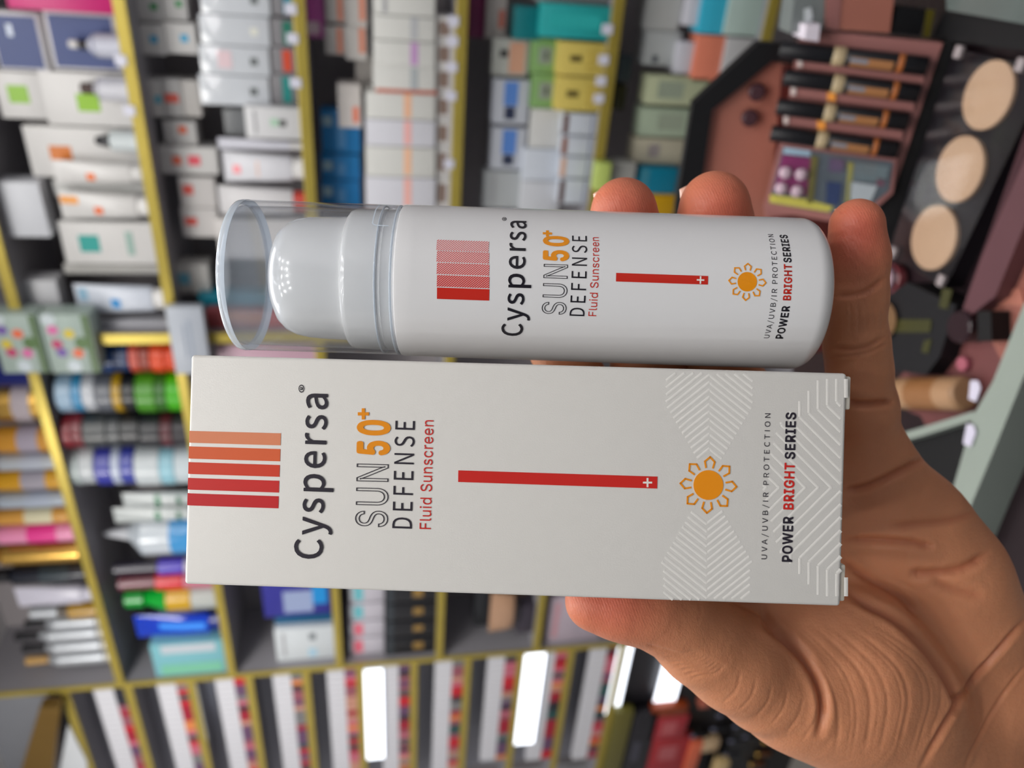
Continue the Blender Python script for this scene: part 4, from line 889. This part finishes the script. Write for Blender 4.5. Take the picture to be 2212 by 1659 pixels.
# ---- middle bay, row above edge 4
for i, (ya, yb) in enumerate(((1256, 1300), (1304, 1338), (1342, 1374), (1378, 1412))):
    c = [(110, 190, 200), (110, 190, 200), (226, 110, 130), (226, 110, 130)][i]
    carton(f'white compact box with {["aqua", "aqua", "pink", "pink"][i]} window, {["hidden partly by the big carton", "nearest the pink ones", "nearest the aqua ones", "beside the gold upright"][i]}', ya, yb, 754, 830, None, (198, 194, 204), [(764, ya+4, 784, yb-4, c), (757, ya+6, 763, yb-8, (220, 226, 232))], t=.035, name='compact_box')
    carton(f'black box with gold dot, {["half behind the big carton", "second", "third", "last"][i]} in the row of four', ya, yb, 832, None, 3, (28, 28, 32), [(892, ya+10, 914, yb-10, (150, 118, 60)), (836, ya, 850, yb, (54, 60, 66))], t=.02, name='compact_box')
# ---- middle bay, row above edge 5, 6
carton('black glossy box with red corner at the shelf front', 1240, 1350, 1026, 1086, None, (30, 32, 36), t=.06)
tube('skin tone foundation tube leaning by the black box', 1290, 1374, 1060, 1120, None, (178, 140, 112), (40, 34, 36), t=.006, name='foundation_tube')
carton('beige carton half behind the big carton', 1250, 1300, 1088, 1140, None, (186, 150, 110), t=.10)
carton('dark plum box beside the foundation tube', 1310, 1366, 1118, None, 4, (60, 54, 66), t=.02)
carton('pink lilac carton with rosy print beside the thumb tip', 1290, 1392, 1184, 1300, None, (186, 172, 184), [(1196, 1300, 1206, 1380, (206, 150, 160)), (1240, 1310, 1290, 1380, (176, 164, 176))], t=.02)
carton('grey packet low behind the thumb nail', 1396, 1410, 1300, 1350, None, (140, 144, 148), t=.02, name='cosmetics_pack', cat='packet')
# ================================================================ left bay: lipstick rows
lx_ = [120, 262, 402, 530, 655, 772, 889, 1004, 1116, 1222, 1330]
LZ = [wp(x, 1456)[1] for x in lx_]
s_l0 = -2.5; s_l1 = s_div2-.009
s_a = wp(700, 1760)[0]
ordl = ['top', 'second', 'third', 'fourth', 'fifth', 'sixth', 'seventh', 'eighth', 'ninth', 'tenth', 'eleventh']
for i, z in enumerate(LZ):
    r = empty('lipstick_shelf', WALLM @ Matrix.Translation((s_a, 0, z))); tag(r, f'narrow white shelf with broad gold front, {ordl[i]} in the lipstick bay', 'shelf', 'lipstick bay shelves')
    Lw = s_l1-s_a
    mesh_obj('shelf_board', box(0, Lw, .003, .12, -.006, 0), grey, r); mesh_obj('front_edge', box(0, Lw, -.003, .003, -.019, .004, .001), gold, r)
structure(wall_obj('trim_1', box(s_a, s_l1, .12, .13, LZ[-1]-.1, LZ[0]+.12), mat((176, 176, 184), rough=.5, name='lipstick_back_panel', var=.04)))
shades = {'rosy pink': (206, 110, 130), 'dark teal': (40, 84, 84), 'dusty peach': (206, 150, 130), 'grey': (130, 128, 130), 'bright red': (206, 34, 50), 'orange': (230, 140, 80), 'plum': (110, 76, 110), 'black': (44, 44, 54), 'crimson': (170, 30, 54), 'mauve': (160, 90, 104)}
sn = list(shades); proto = {}
def lip_proto(c):
    key = c
    if key in proto: return proto[key]
    b0 = bpy.data.meshes.new('carton_body'); v, f = box(-.0105, .0105, 0, .024, .038, .090, .0008); b0.from_pydata(v, [], f); b0.materials.append(pm((222, 222, 228)))
    b1 = bpy.data.meshes.new('shade_band'); v, f = box(-.0102, .0102, .0003, .024, .0003, .038, .0008); b1.from_pydata(v, [], f); b1.materials.append(pm(shades[c]))
    proto[key] = (b0, b1); return proto[key]
rnd = random.Random(11)
nth = ['first', 'second', 'third', 'fourth', 'fifth', 'sixth', 'seventh', 'eighth', 'ninth', 'tenth']+[f'{a_}{b2}' for a_ in ('',) for b2 in ('eleventh', 'twelfth', 'thirteenth', 'fourteenth', 'fifteenth', 'sixteenth', 'seventeenth', 'eighteenth', 'nineteenth', 'twentieth')]+['twenty-'+q for q in ('first', 'second', 'third', 'fourth', 'fifth', 'sixth', 'seventh', 'eighth', 'ninth')]
for i in range(1, len(LZ)):
    z = LZ[i]; s = s_l1-.014; last = None; nb = 0
    while s > wp(lx_[i], 1700)[0]-.02:
        c = rnd.choice(sn) if last is None or rnd.random() < .75 else last; last = c
        if i >= 8 and s < wp(lx_[i], 1640)[0]: break
        b0, b1 = lip_proto(c)
        r = empty('lipstick_box', WALLM @ Matrix.Translation((s, .012, z+.0002))); r.scale = (1, 1, 1)
        tag(r, f'lipstick box with {c} band, {nth[nb]} from the upright on the {ordl[i]} narrow shelf', 'lipstick box', f'lipstick boxes on the {ordl[i]} narrow shelf')
        for nm, b2 in (('carton_body', b0), ('shade_band', b1)):
            o = bpy.data.objects.new(nm, b2); COL.objects.link(o); o.parent = r
        s -= .0236; nb += 1
mirror_glow = mat((240, 246, 255), emit=2.6, var=0, name='mirrored_daylight')  # glow added to imitate daylight reflected in small mirrors
def reflection_panel(label, x0, x1, y0, y1, t=.006):
    s, z, w, h = place('x', y0, y1, x0, x1, None, t); r = root('daylight_reflection', s, t, z, label, 'daylight reflection', None)
    mesh_obj('reflection_glow', box(-w/2, w/2, 0, .003, 0, h, .0005), mirror_glow, r); mesh_obj('reflection_edge', join(box(-w/2-.001, w/2+.001, -.0005, .004, -.0015, 0), box(-w/2-.001, w/2+.001, -.0005, .004, h, h+.0015)), pm((200, 205, 215)), r)
reflection_panel('broad glowing stand-in for a daylight reflection on the fifth lipstick row', 779, 828, 1448, 1640)
reflection_panel('long glowing stand-in for a daylight reflection on the eighth lipstick row', 1119, 1166, 1412, 1606)
reflection_panel('glowing stand-in for a daylight reflection between thumb and lipstick rows', 1322, 1352, 1392, 1540)
reflection_panel('small glowing stand-in for a daylight reflection near the thumb joint', 1424, 1470, 1410, 1530)
reflection_panel('thin glowing stand-in for a daylight reflection on the second lipstick row', 424, 436, 1482, 1600)
# soffit above the lipstick bay
r = empty('bay_fascia', WALLM @ Matrix.Translation((s_a, 0, LZ[0]+.12))); tag(r, 'sloping gold brown fascia board over the lipstick bay', 'fascia board')
brown = mat((120, 92, 40), rough=.35, metal=.4, name='bronze_fascia', var=.1, scale=6)
sa1, za1 = wp(100, 1494); sa2, za2 = wp(20, 1760); sb1, zb1 = wp(142, 1494); sb2, zb2 = wp(112, 1760)
mesh_obj('fascia_board', (lambda q: ([(x-s_a, y, z-(LZ[0]+.12)) for x, z, y in q[0]], q[1]))(prism([(sa1, za1), (sa2, za2), (sb2, zb2), (sb1, zb1)], -.05, -.02)), brown, r)
wall_obj('trim_2', (lambda q: ([(x, y, z) for x, z, y in q[0]], q[1]))(prism([wp(150, 1560), wp(112, 1760), wp(190, 1760), wp(190, 1640)], -.01, .0)), mat((214, 218, 222), rough=.5, name='white_soffit'))['kind'] = 'structure'
wall_obj('trim_3', (lambda q: ([(x, y, z) for x, z, y in q[0]], q[1]))(prism([wp(-60, 1506), wp(-60, 1760), wp(60, 1760), wp(110, 1506)], .005, .03)), mat((120, 122, 128), rough=.5, name='grey_soffit'))['kind'] = 'structure'
# ---- display ledge at the lower left with testers
sL_, zL_ = wp(1400, 1560); r = empty('tester_ledge', WALLM @ Matrix.Translation((s_a-.1, 0, LZ[-1]-.02))); tag(r, 'dark display ledge under the lipstick bay crowded with testers', 'ledge')
led_z = wp(1640, 1600, -.06)[1]
def led(label, y0, y1, x0, x1, col, t, name='cosmetics_carton', cat='box', decs=(), d=.03): return carton(label, y0, y1, x0, x1, None, col, decs, t=t, d=d, name=name, cat=cat)
mesh_obj('back_board', box(-1.0, s_l1-s_a+.08, .03, .06, -.45, .0), pm((30, 28, 32)), r)
ledge_r = r
mesh_obj('dark_front', box(-1.2, s_l1-s_a+1.1, -.03, -.006, -.9, wp(1560, 1620)[1]-(LZ[-1]-.02)), pm((26, 26, 30)), r)
led('olive green packet at the left of the tester ledge', 1540, 1700, 1312, 1350, (104, 98, 40), -.02)
led('black packet with grey print beside the olive one', 1544, 1700, 1354, 1404, (34, 32, 38), -.02, decs=[(1366, 1600, 1380, 1640, (70, 70, 84))])
led('orange brown strip on top of the red packets', 1528, 1548, 1410, 1484, (140, 56, 16), -.02)
led('red packet with pink print, upper of two', 1550, 1596, 1408, 1482, (176, 46, 56), -.02, decs=[(1430, 1560, 1460, 1586, (196, 96, 100))])
led('red packet with pink print, lower of two', 1598, 1680, 1402, 1484, (170, 44, 50), -.02, decs=[(1420, 1612, 1456, 1640, (190, 96, 100))])
led('coral lipstick swatch standing beside the red packets', 1606, 1670, 1484, 1510, (226, 110, 76), -.03)
led('pale cream compact on the dark ledge', 1602, 1624, 1518, 1552, (206, 176, 140), -.03, name='makeup_compact', cat='compact')
led('small coral tester tucked by the thumb outline', 1512, 1530, 1514, 1536, (176, 96, 76), -.02)
led('small cream compact at the bottom edge of the picture', 1650, 1690, 1544, 1570, (206, 180, 130), -.062, name='makeup_compact', cat='compact')
for i, (x, y) in enumerate(((1565, 1545), (1552, 1575), (1600, 1568), (1508, 1590), (1590, 1600), (1578, 1630), (1620, 1590))):
    s, z = wp(x, y, -.03); r = root('lip_gloss_tester', s, -.03, z, f'black lip gloss tester with small grey tip, {ordn[i]} counted along the dark ledge', 'lip gloss', 'lip gloss testers on the dark ledge')
    mesh_obj('black_tube', lathe([(.007, -.035), (.008, -.03), (.008, .01), (.007, .012)], 16), pm((24, 24, 30), .2), r, smooth=40); mesh_obj('grey_tip', lathe([(.0055, .012), (.0055, .026), (.004, .028)], 16), pm((110, 112, 132), .3), r, smooth=40)
for i, (x, y) in enumerate(((1650, 1602), (1636, 1630), (1622, 1652))):
    s, z = wp(x, y, -.041); r = root('gold_cap_bottle', s, -.041, z, f'small bottle with round golden cap, {["nearest the hand", "middle one", "cut by the picture edge"][i]}', 'bottle', None)
    mesh_obj('cap', lathe([(.004, -.008), (.0095, -.005), (.0105, 0), (.0095, .005), (.004, .008)], 20), goldm, r, smooth=True); mesh_obj('bottle_body', lathe([(.009, -.05), (.01, -.045), (.01, -.012), (.006, -.008)], 20), pm((90, 50, 20), .2), r, smooth=40)
    o = mesh_obj('display_step', box(-.012, .012, -.012, .011, -.056, -.0502), pm((30, 28, 32)), None); o.parent = ledge_r; o.matrix_local = ledge_r.matrix_world.inverted() @ (WALLM @ Matrix.Translation((s, -.041, z)))
# ================================================================ THE TESTER COUNTER at the lower right
P2Z = CAM.z-.38                                            # tray surface height
def hplane(px, py, z=P2Z): d = ray(px, py); return CAM+d*((z-CAM.z)/d.z)
O1 = hplane(1985, 250)
ax_r = ROT.to_3x3() @ Vector((1, 0, 0)); ax_n = ROT.to_3x3() @ Vector((0, 1, 0)); ZUP = Vector((0, 0, 1))
FLATM = Matrix.Translation(O1) @ Matrix((ax_r, ax_n, ZUP)).transposed().to_4x4()         # x right, y away, z up
tl = math.radians(62); up1 = (ax_n*math.cos(tl)+ZUP*math.sin(tl)); n1 = ax_r.cross(up1)
FACEM = Matrix.Translation(O1) @ Matrix((ax_r, up1, n1)).transposed().to_4x4()           # x right, y up the face, z towards the customer
def on(M, px, py, z=0.0): p = plane_hit(M, px, py, z); return p.x, p.y
def slab(name, M, poly, z0, z1, m, parent=None, label=None, cat=None, group=None, smooth=False):
    P = [on(M, x, y, z1) for x, y in poly]; o = mesh_obj(name, prism(P, z0, z1), m, None, None, smooth); o.matrix_world = M
    if parent: o.parent = parent; o.matrix_parent_inverse = Matrix(); o.matrix_local = parent.matrix_world.inverted() @ M
    if label: tag(o, label, cat, group)
    return o
rose = mat((150, 100, 96), rough=.3, name='rose_acrylic', var=.05, scale=10); rosed = mat((92, 38, 34), rough=.3, name='rose_shade', var=.05, scale=10)
salm = mat((168, 106, 90), rough=.35, name='salmon_acrylic', var=.06, scale=12); blk = mat((13, 13, 16), rough=.5, spec=.3, name='black_frame', var=.1, scale=10); plum = mat((66, 40, 46), rough=.25, name='plum_acrylic', var=.06, scale=10)
# stand
st = empty('tester_stand', FACEM); tag(st, 'rose and black makeup tester stand sloping up behind the fingertips', 'display stand')
BACKM = Matrix.Translation(O1+up1*.085-n1*.030) @ Matrix((ax_r, (ax_n*math.cos(math.radians(76))+ZUP*math.sin(math.radians(76))), ax_r.cross(ax_n*math.cos(math.radians(76))+ZUP*math.sin(math.radians(76))))).transposed().to_4x4()
slab('black_frame', BACKM, [(1452, 760), (1460, 450), (1497, 225), (1640, 92), (1850, 108), (1850, 160), (1668, 133), (1539, 238), (1516, 400), (1506, 760)], -.012, .004, blk, st)
slab('rose_back', BACKM, [(1506, 760), (1516, 400), (1539, 238), (1668, 133), (1850, 160), (1800, 760)], -.010, -.004, salm, st)
slab('recess_shade', BACKM, [(1650, 760), (1668, 400), (1690, 140), (1800, 150), (1800, 760)], -.006, -.002, rosed, st)  # dark red sheet paints in the shadow beside the pens
for x, y in ((1633, 197), (1618, 253)):
    p = on(BACKM, x, y, -.002); o = mesh_obj('round_knob', lathe([(.006, -.004), (.0065, .003), (.005, .005)], 24), plum, None, smooth=40); o.parent = st; o.matrix_local = FACEM.inverted() @ BACKM @ Matrix.Translation((p[0], p[1], 0))
slab('rose_face', FACEM, [(1722, 92), (1768, 66), (2037, 93), (1928, 417), (1893, 448), (1650, 470), (1690, 300)], -.02, 0, rose, st)
slab('front_strip', FACEM, [(2037, 93), (2066, 80), (1935, 545), (1870, 560), (1890, 450), (1928, 417)], -.03, -.003, blk, st)
pens = [((1685, 107), (2002, 143)), ((1693, 167), (1985, 202)), ((1678, 230), (1961, 263)), ((1665, 287), (1939, 324))]
tanm = pm((150, 102, 62)); ivory = pm((170, 152, 120)); orr = pm((160, 92, 44)); gryp = pm((116, 122, 134))
for i, (p0, p1) in enumerate(pens):
    R_ = .0062; A = Vector((*on(FACEM, *p0, R_), R_)); B = Vector((*on(FACEM, *p1, R_), R_)); Ld = (B-A).length; X = (B-A).normalized(); Zc = Vector((0, 0, 1)); Y = Zc.cross(X).normalized(); Zc = X.cross(Y)
    M = FACEM @ Matrix.Translation(A) @ Matrix((X, Y, Zc)).transposed().to_4x4()
    r = empty('tester_pen', M); tag(r, f'black tester pen with ivory collar and tan label, {["topmost, nearest the frame corner", "second from the top", "third, above the lowest", "lowest, beside the painted mirror"][i]}', 'makeup pen')
    def seg(nm, f0, f1, rr, m): mesh_obj(nm, lathe([(rr*.93, f0*Ld), (rr, f0*Ld+.0006), (rr, f1*Ld-.0006), (rr*.93, f1*Ld)], 24, 'x'), m, r, smooth=40)
    pk = mat((16, 16, 21), rough=.4, spec=.35, name='pen_black')
    seg('cap', 0, .37, R_*.95, pk); seg('ivory_collar', .37, .455, R_*1.02, ivory); seg('barrel', .455, 1, R_, pk); seg('orange_ring', .80, .85, R_*1.02, orr)
    Vv = [(Ld*(.49+.29*u), R_*1.03*math.sin(a_), R_*1.03*math.cos(a_)) for u in (0, 1) for a_ in [(-.15+1.1*j/8)*-1 for j in range(9)]]
    mesh_obj('tan_label', (Vv, [(j, j+1, j+10, j+9) for j in range(8)]), tanm, r, smooth=True)
    Vv = [(Ld*(.49+.12*u+.0), R_*1.05*math.sin(a_), R_*1.05*math.cos(a_)) for u in (0, 1) for a_ in [(-.05+.45*j/6)*-1 for j in range(7)]]
    mesh_obj('silver_print', (Vv, [(j, j+1, j+8, j+7) for j in range(6)]), gryp, r, smooth=True)
for i, (p0, p1) in enumerate((((1726, 136), (1996, 172)), ((1712, 197), (1975, 231)), ((1696, 259), (1950, 292)))):
    q = [(p0[0], p0[1]-9), (p1[0], p1[1]-9), (p1[0], p1[1]+9), (p0[0], p0[1]+9)]
    slab('slot_rib', FACEM, q, 0, .004, rose, st)
    slab('rib_end_cap', FACEM, [(p0[0]-4, p0[1]-10), (p0[0]+7, p0[1]-9), (p0[0]+7, p0[1]+9), (p0[0]-4, p0[1]+9)], 0, .0048, pm((206, 190, 186)), st)
    if i > 0 : slab('orange_sticker', FACEM, [(1795-(i-1)*22-8, p0[1]+2), (1795-(i-1)*22+10, p0[1]+4), (1795-(i-1)*22+10, p0[1]+22), (1795-(i-1)*22-8, p0[1]+20)], .004, .0052, pm((230, 150, 60)), st)
# mirror on the stand, its reflection painted in as coloured patches
mir = empty('painted_mirror', FACEM); tag(mir, 'rose framed mirror under the pens, reflections painted as magenta and silver patches', 'mirror')
outer = [(1686, 302), (1938, 342), (1929, 417), (1893, 450), (1793, 478), (1648, 453)]; inner = [(1691, 317), (1930, 350), (1920, 412), (1888, 438), (1812, 463), (1661, 438)]
slab('mirror_frame', FACEM, outer, .0, .006, rose, mir); slab('mirror_face', FACEM, inner, .006, .0066, pm((96, 104, 112), .3), mir)
for nm, q, c in (('magenta_reflection', [(1690, 334), (1752, 342), (1742, 424), (1672, 412)], (140, 50, 104)), ('olive_reflection', [(1752, 336), (1768, 338), (1756, 440), (1742, 438)], (120, 112, 60)), ('yellow_reflection', [(1664, 420), (1740, 430), (1800, 446), (1790, 458), (1662, 437)], (214, 202, 90)),
                ('blue_reflection', [(1786, 392), (1818, 396), (1812, 444), (1784, 440)], (50, 66, 110)), ('mauve_reflection', [(1792, 342), (1824, 346), (1820, 372), (1790, 370)], (110, 90, 120)), ('silver_reflection', [(1836, 392), (1896, 402), (1880, 436), (1832, 432)], (200, 206, 210)),
                ('grey_reflection', [(1846, 350), (1922, 360), (1912, 396), (1842, 388)], (120, 134, 138)), ('pearl_reflection', [(1694, 318), (1752, 326), (1750, 338), (1692, 332)], (170, 196, 214)), ('gold_reflection', [(1832, 350), (1844, 352), (1836, 440), (1826, 440)], (170, 164, 90)), ('rose_reflection', [(1896, 384), (1914, 388), (1908, 402), (1892, 398)], (150, 90, 110))):
    slab(nm, FACEM, q, .0066, .0076, pm(c, .25), mir)
for x, y in ((1697, 372), (1731, 376), (1688, 406), (1722, 412)):
    p = on(FACEM, x, y, .0076); o = mesh_obj('bead_reflection', lathe([(.001, 0), (.0046, .0008), (.0044, .003), (.002, .0045)], 20), pm((232, 200, 212), .15), None, smooth=True); o.parent = mir; o.matrix_local = Matrix.Translation((p[0], p[1], .0076))
slab('mirror_pane', FACEM, inner, .0128, .0136, clear_mat('mirror_pane_plastic', (.93, .94, .95, 1), rough=.03), mir)
# things behind the stand's upper edge
def stand_box(label, name, cat, quad, zc, m, parts=()):
    M = Matrix.Translation(O1+up1*.02) @ Matrix((ax_r, (ax_n*.2+ZUP*.98).normalized(), ax_r.cross((ax_n*.2+ZUP*.98).normalized()))).transposed().to_4x4()
    r = empty(name, M); tag(r, label, cat); slab('case_body', M, quad, zc-.03, zc, m, r)
    for nm, q, mm_ in parts: slab(nm, M, q, zc, zc+.001, mm_, r)
    return r
stand_box('rose acrylic display block with black base and olive stripe at the top edge', 'acrylic_block', 'display block', [(1788, -60), (1938, -60), (1922, 72), (1784, 62)], -.01, salm, [('pink_facet', [(1788, -60), (1822, -60), (1812, 66), (1784, 62)], rose)])
stand_box('black display base beside the rose acrylic block', 'display_base', 'display block', [(1940, 14), (2004, 20), (1988, 78), (1926, 72)], -.01, blk, [('olive_stripe', [(2003, 20), (2020, 22), (2008, 82), (1994, 80)], pm((84, 76, 14)))])
stand_box('clear silver case with white oval window above the tester stand', 'clear_case', 'case', [(1722, -50), (1784, -50), (1780, 64), (1706, 72)], -.012, mat((112, 118, 118), rough=.3), [('oval_window', [(1738, 20), (1752, 16), (1756, 36), (1750, 52), (1738, 50)], pm((190, 196, 200)))])
stand_box('white paper tag standing on the corner of the tester stand', 'paper_tag', 'price tag', [(1742, 54), (1772, 52), (1768, 90), (1738, 86)], .004, pm((222, 214, 226)))
# flat tray area
base = slab('tester_counter', FLATM, [(1712, -300), (2600, -300), (2600, 1300), (1712, 1300)], -.045, -.02, mat((34, 22, 27), rough=.3, name='plum_black_counter', var=.1), None, 'dark plum counter top under the tester trays', 'counter')
slab('counter_cabinet', FLATM, [(1740, -200), (2600, -200), (2600, 1200), (1800, 1200)], -1.12, -.115, pm((60, 56, 60)), None, 'dark cabinet carrying the plum counter top', 'cabinet')
case = empty('powder_case', FLATM); tag(case, 'clear lidded powder case with three round beige pans', 'powder case')
cq = [(2060, 106), (2226, 140), (2262, 160), (2040, 622), (1919, 547)]
slab('case_base', FLATM, cq, -.02, -.006, mat((30, 27, 32), rough=.3, name='smoky_case'), case)
bei = mat((228, 190, 154), rough=.75, name='pressed_powder', var=.02, scale=80)
zt_ = -.003
for (x, y, hx, hy) in ((2131, 206, 58, 79), (2070, 366, 52, 74), (2014, 514, 48, 70)):
    p = on(FLATM, x, y, zt_); q = on(FLATM, x-hy*.33, y+hy, zt_); rr_ = math.hypot(q[0]-p[0], q[1]-p[1])*.93
    o = mesh_obj('powder_pan', lathe([(rr_, -.008), (rr_, zt_-.0004), (rr_-.0006, zt_)], 64), bei, None, smooth=40); o.parent = case; o.matrix_local = Matrix.Translation((p[0], p[1], 0))
slab('clear_lid', FLATM, cq, .000, .0012, clear_mat('lid_plastic', (.9, .9, .91, 1), rough=.12, haze=.0), case)
for (x, y) in ((2072, 112), (2206, 140), (1930, 545), (2034, 606)):
    p = on(FLATM, x, y, .003); o = mesh_obj('lid_hinge', box(-.004, .004, -.003, .003, -.002, .002, .001), pm((150, 140, 142), .3), None, smooth=40); o.parent = case; o.matrix_local = Matrix.Translation((p[0], p[1], .003))
slab('glass_shelf_strip', FLATM, [(2040, -60), (2600, -60), (2600, 90), (2212, 52), (2045, 22)], -.0, .006, mat((88, 96, 94), rough=.15, name='grey_glass_edge'), None, 'grey green glass shelf edge across the top right corner', 'glass shelf')
slab('black_tray', FLATM, [(2010, 84), (2300, 120), (2300, 40), (2040, 26)], -.02, -.004, blk, None, 'black empty tray beyond the powder case', 'tray')
tr = empty('makeup_tray', FLATM); tag(tr, 'rose tinted clear tray with salmon panels at the right edge', 'tray')
slab('tray_lip', FLATM, [(2240, 210), (2265, 260), (2110, 690), (2078, 670)], -.02, -.002, plum, tr); slab('tray_wall', FLATM, [(2118, 560), (2300, 150), (2330, 200), (2150, 640), (2098, 680), (2080, 668)], -.02, .002, mat((92, 60, 66), rough=.3, name='mauve_acrylic'), tr)
slab('tray_floor', FLATM, [(2270, 300), (2600, 200), (2600, 760), (2170, 790), (2110, 680)], -.02, -.010, mat((150, 96, 86), rough=.25, name='rose_tray_floor'), tr)
for q in ([(2152, 560), (2230, 420), (2290, 440), (2190, 600)], [(2130, 632), (2204, 622), (2212, 660), (2122, 662)]): slab('salmon_panel', FLATM, q, -.0100, -.0085, salm, tr)
def bar(label, name, cat, p0, p1, R_, z, m, parts=()):
    A = Vector((*on(FLATM, *p0, z), z)); B = Vector((*on(FLATM, *p1, z), z)); Ld = (B-A).length; X = (B-A).normalized(); Zc = Vector((0, 0, 1)); Y = Zc.cross(X).normalized(); Zc = X.cross(Y)
    r = empty(name, FLATM @ Matrix.Translation(A) @ Matrix((X, Y, Zc)).transposed().to_4x4()); tag(r, label, cat)
    for nm, f0, f1, rf, mm_ in parts or (('shaft', 0, 1, 1, m),):
        mesh_obj(nm, lathe([(R_*rf*.8, f0*Ld), (R_*rf, f0*Ld+R_*.2), (R_*rf, f1*Ld-R_*.2), (R_*rf*.8, f1*Ld)], 24, 'x'), mm_, r, smooth=40)
    return r, Ld
bar('thin black brush lying in the rose tray', 'makeup_brush', 'brush', (2157, 636), (2240, 430), .0016, -.006, blk, (('bristle_end', 0, .12, 1.3, blk), ('handle', .12, 1, 1, blk)))
slab('mauve_bowl', FLATM, [(2060, 690), (2100, 640), (2220, 660), (2200, 790), (2120, 980), (2040, 1010), (1990, 900), (1900, 860)], -.02, -.0105, mat((110, 66, 66), rough=.3, name='mauve_tray_floor'), None, 'mauve tray floor below the black jar and beige tube', 'tray')
def stand_jar(label, name, cat, px, py, R_, h, bands, z=-.0103):
    p = on(FLATM, px, py, z+h/2); r = empty(name, FLATM @ Matrix.Translation((p[0], p[1], z))); tag(r, label, cat)
    for nm, f0, f1, rf, mm_ in bands: mesh_obj(nm, lathe([(R_*rf*.93, f0*h), (R_*rf, f0*h+.001), (R_*rf, f1*h-.001), (R_*rf*.9, f1*h)], 36), mm_, r, smooth=40)
    return r
stand_jar('small dark brown pot with black lid in the mauve tray', 'cream_pot', 'jar', 2092, 706, .0105, .016, (('pot_body', 0, .6, 1, pm((60, 32, 34), .2)), ('lid', .6, 1, 1.02, pm((44, 28, 34), .2))))
slab('black_compact', FLATM, [(2112, 672), (2140, 672), (2142, 736), (2112, 738)], -.0104, .004, blk, None, 'black square compact beside the dark brown pot', 'compact')
stand_jar('small rose pink pot right of the little finger', 'cream_pot', 'jar', 1922, 602, .0115, .014, (('pot_body', 0, .6, 1, pm((150, 70, 78), .25)), ('rim', .6, 1, .96, pm((150, 120, 132), .25))), -.018)
stand_jar('pink round blusher in the mauve tray', 'blusher_pan', 'compact', 2082, 786, .005, .004, (('pan', 0, 1, 1, pm((160, 84, 100), .6)),))
bk = slab('makeup_bag', FLATM, [(1900, 650), (1960, 610), (2065, 660), (2052, 700), (2030, 770), (2000, 810), (1930, 800), (1890, 760)], -.0195, .004, mat((15, 15, 20), rough=.6, spec=.3, name='matt_black'), None, 'black compact case with olive stripes beside the little finger', 'compact case')
for q in ([(1925, 690), (2012, 690), (2008, 718), (1925, 718)], [(2036, 622), (2056, 626), (2046, 668), (2028, 664)], [(1996, 736), (2012, 732), (2004, 764), (1990, 760)]): slab('olive_stripe', FLATM, q, .004, .0048, pm((54, 54, 18)), bk)
stand_jar('round peach powder puff peeking out beside the little finger', 'powder_puff', 'powder puff', 1898, 692, .014, .01, (('puff', 0, 1, 1, pm((206, 160, 118), .8)),), .005)
bar('beige foundation tube with tan label lying beside the palm', 'foundation_tube', 'tube', (1925, 850), (2086, 850), .0115, .0015, None, (('black_cap', 0, .12, 1.0, blk), ('tube_body', .12, 1, 1, pm((160, 124, 92), .5)), ('tan_label', .34, .78, 1.015, pm((136, 92, 54), .5))))
railm = mat((150, 160, 152), rough=.35, metal=.2, name='grey_green_metal', var=.03, scale=10)
cf = empty('counter_railing', FLATM); tag(cf, 'grey green metal counter edge running down beside the palm', 'counter rail')
slab('edge_rail', FLATM, [(2330, 520), (2345, 640), (2212, 812), (2150, 965), (2100, 1085), (2020, 1290), (1960, 1290), (2060, 1050), (2104, 895), (2145, 823), (2212, 656)], -.02, .008, railm, cf)
slab('cross_rail', FLATM, [(1900, 950), (1985, 925), (2104, 888), (2104, 906), (1990, 942), (1900, 965)], -.02, .006, railm, cf)
slab('corner_tray', FLATM, [(1930, 960), (2104, 912), (2060, 1050), (1960, 1100)], -.019, -.004, blk, None, 'black tray in the corner of the grey green frame', 'tray')
for q, lab in (([(2096, 822), (2112, 822), (2118, 838), (2108, 868), (2092, 862)], 'white sticker on the rail next to the beige foundation tube'), ([(2088, 916), (2102, 918), (2108, 934), (2096, 966), (2080, 958)], 'white sticker in the black corner tray')):
    slab('white_sticker', FLATM, q, .009, .0096, pm((200, 196, 214)), None, lab, 'sticker')
gc = slab('glass_case', FLATM, [(2212, 816), (2600, 700), (2600, 1400), (2000, 1400), (2105, 1090), (2150, 970)], -.10, -.09, mat((66, 66, 68), rough=.2, name='case_floor', var=.2, scale=20), None, 'smoky grey floor of the glass case past the counter edge', 'display case')
slab('pink_compact', FLATM, [(2164, 984), (2190, 972), (2230, 980), (2230, 1036), (2180, 1044), (2158, 1030)], -.09, -.07, pm((196, 130, 124), .4), None, 'pink round edged compact inside the glass case', 'compact')
slab('rose_packet', FLATM, [(2160, 1052), (2212, 1046), (2240, 1080), (2180, 1104), (2150, 1080)], -.09, -.08, pm((130, 84, 86), .4), None, 'dusky rose packet under the pink compact in the glass case', 'packet')
grn = mat((40, 120, 96), rough=.1, name='green_glass_edge')
for q, lab in (([(2212, 1040), (2222, 1056), (2152, 1190), (2140, 1180)], 'bright green glass pane edge beside the palm heel'), ([(2230, 1120), (2236, 1140), (2190, 1222), (2184, 1208)], 'dark teal glass pane edge in the right corner')):
    slab('glass_pane', FLATM, q, -.06, -.055, grn, gc)['label'] = lab
slab('gold_strip', FLATM, [(2212, 870), (2230, 900), (2200, 960), (2190, 940)], -.09, -.08, goldm, None, 'narrow gold strip inside the glass case', 'strip')
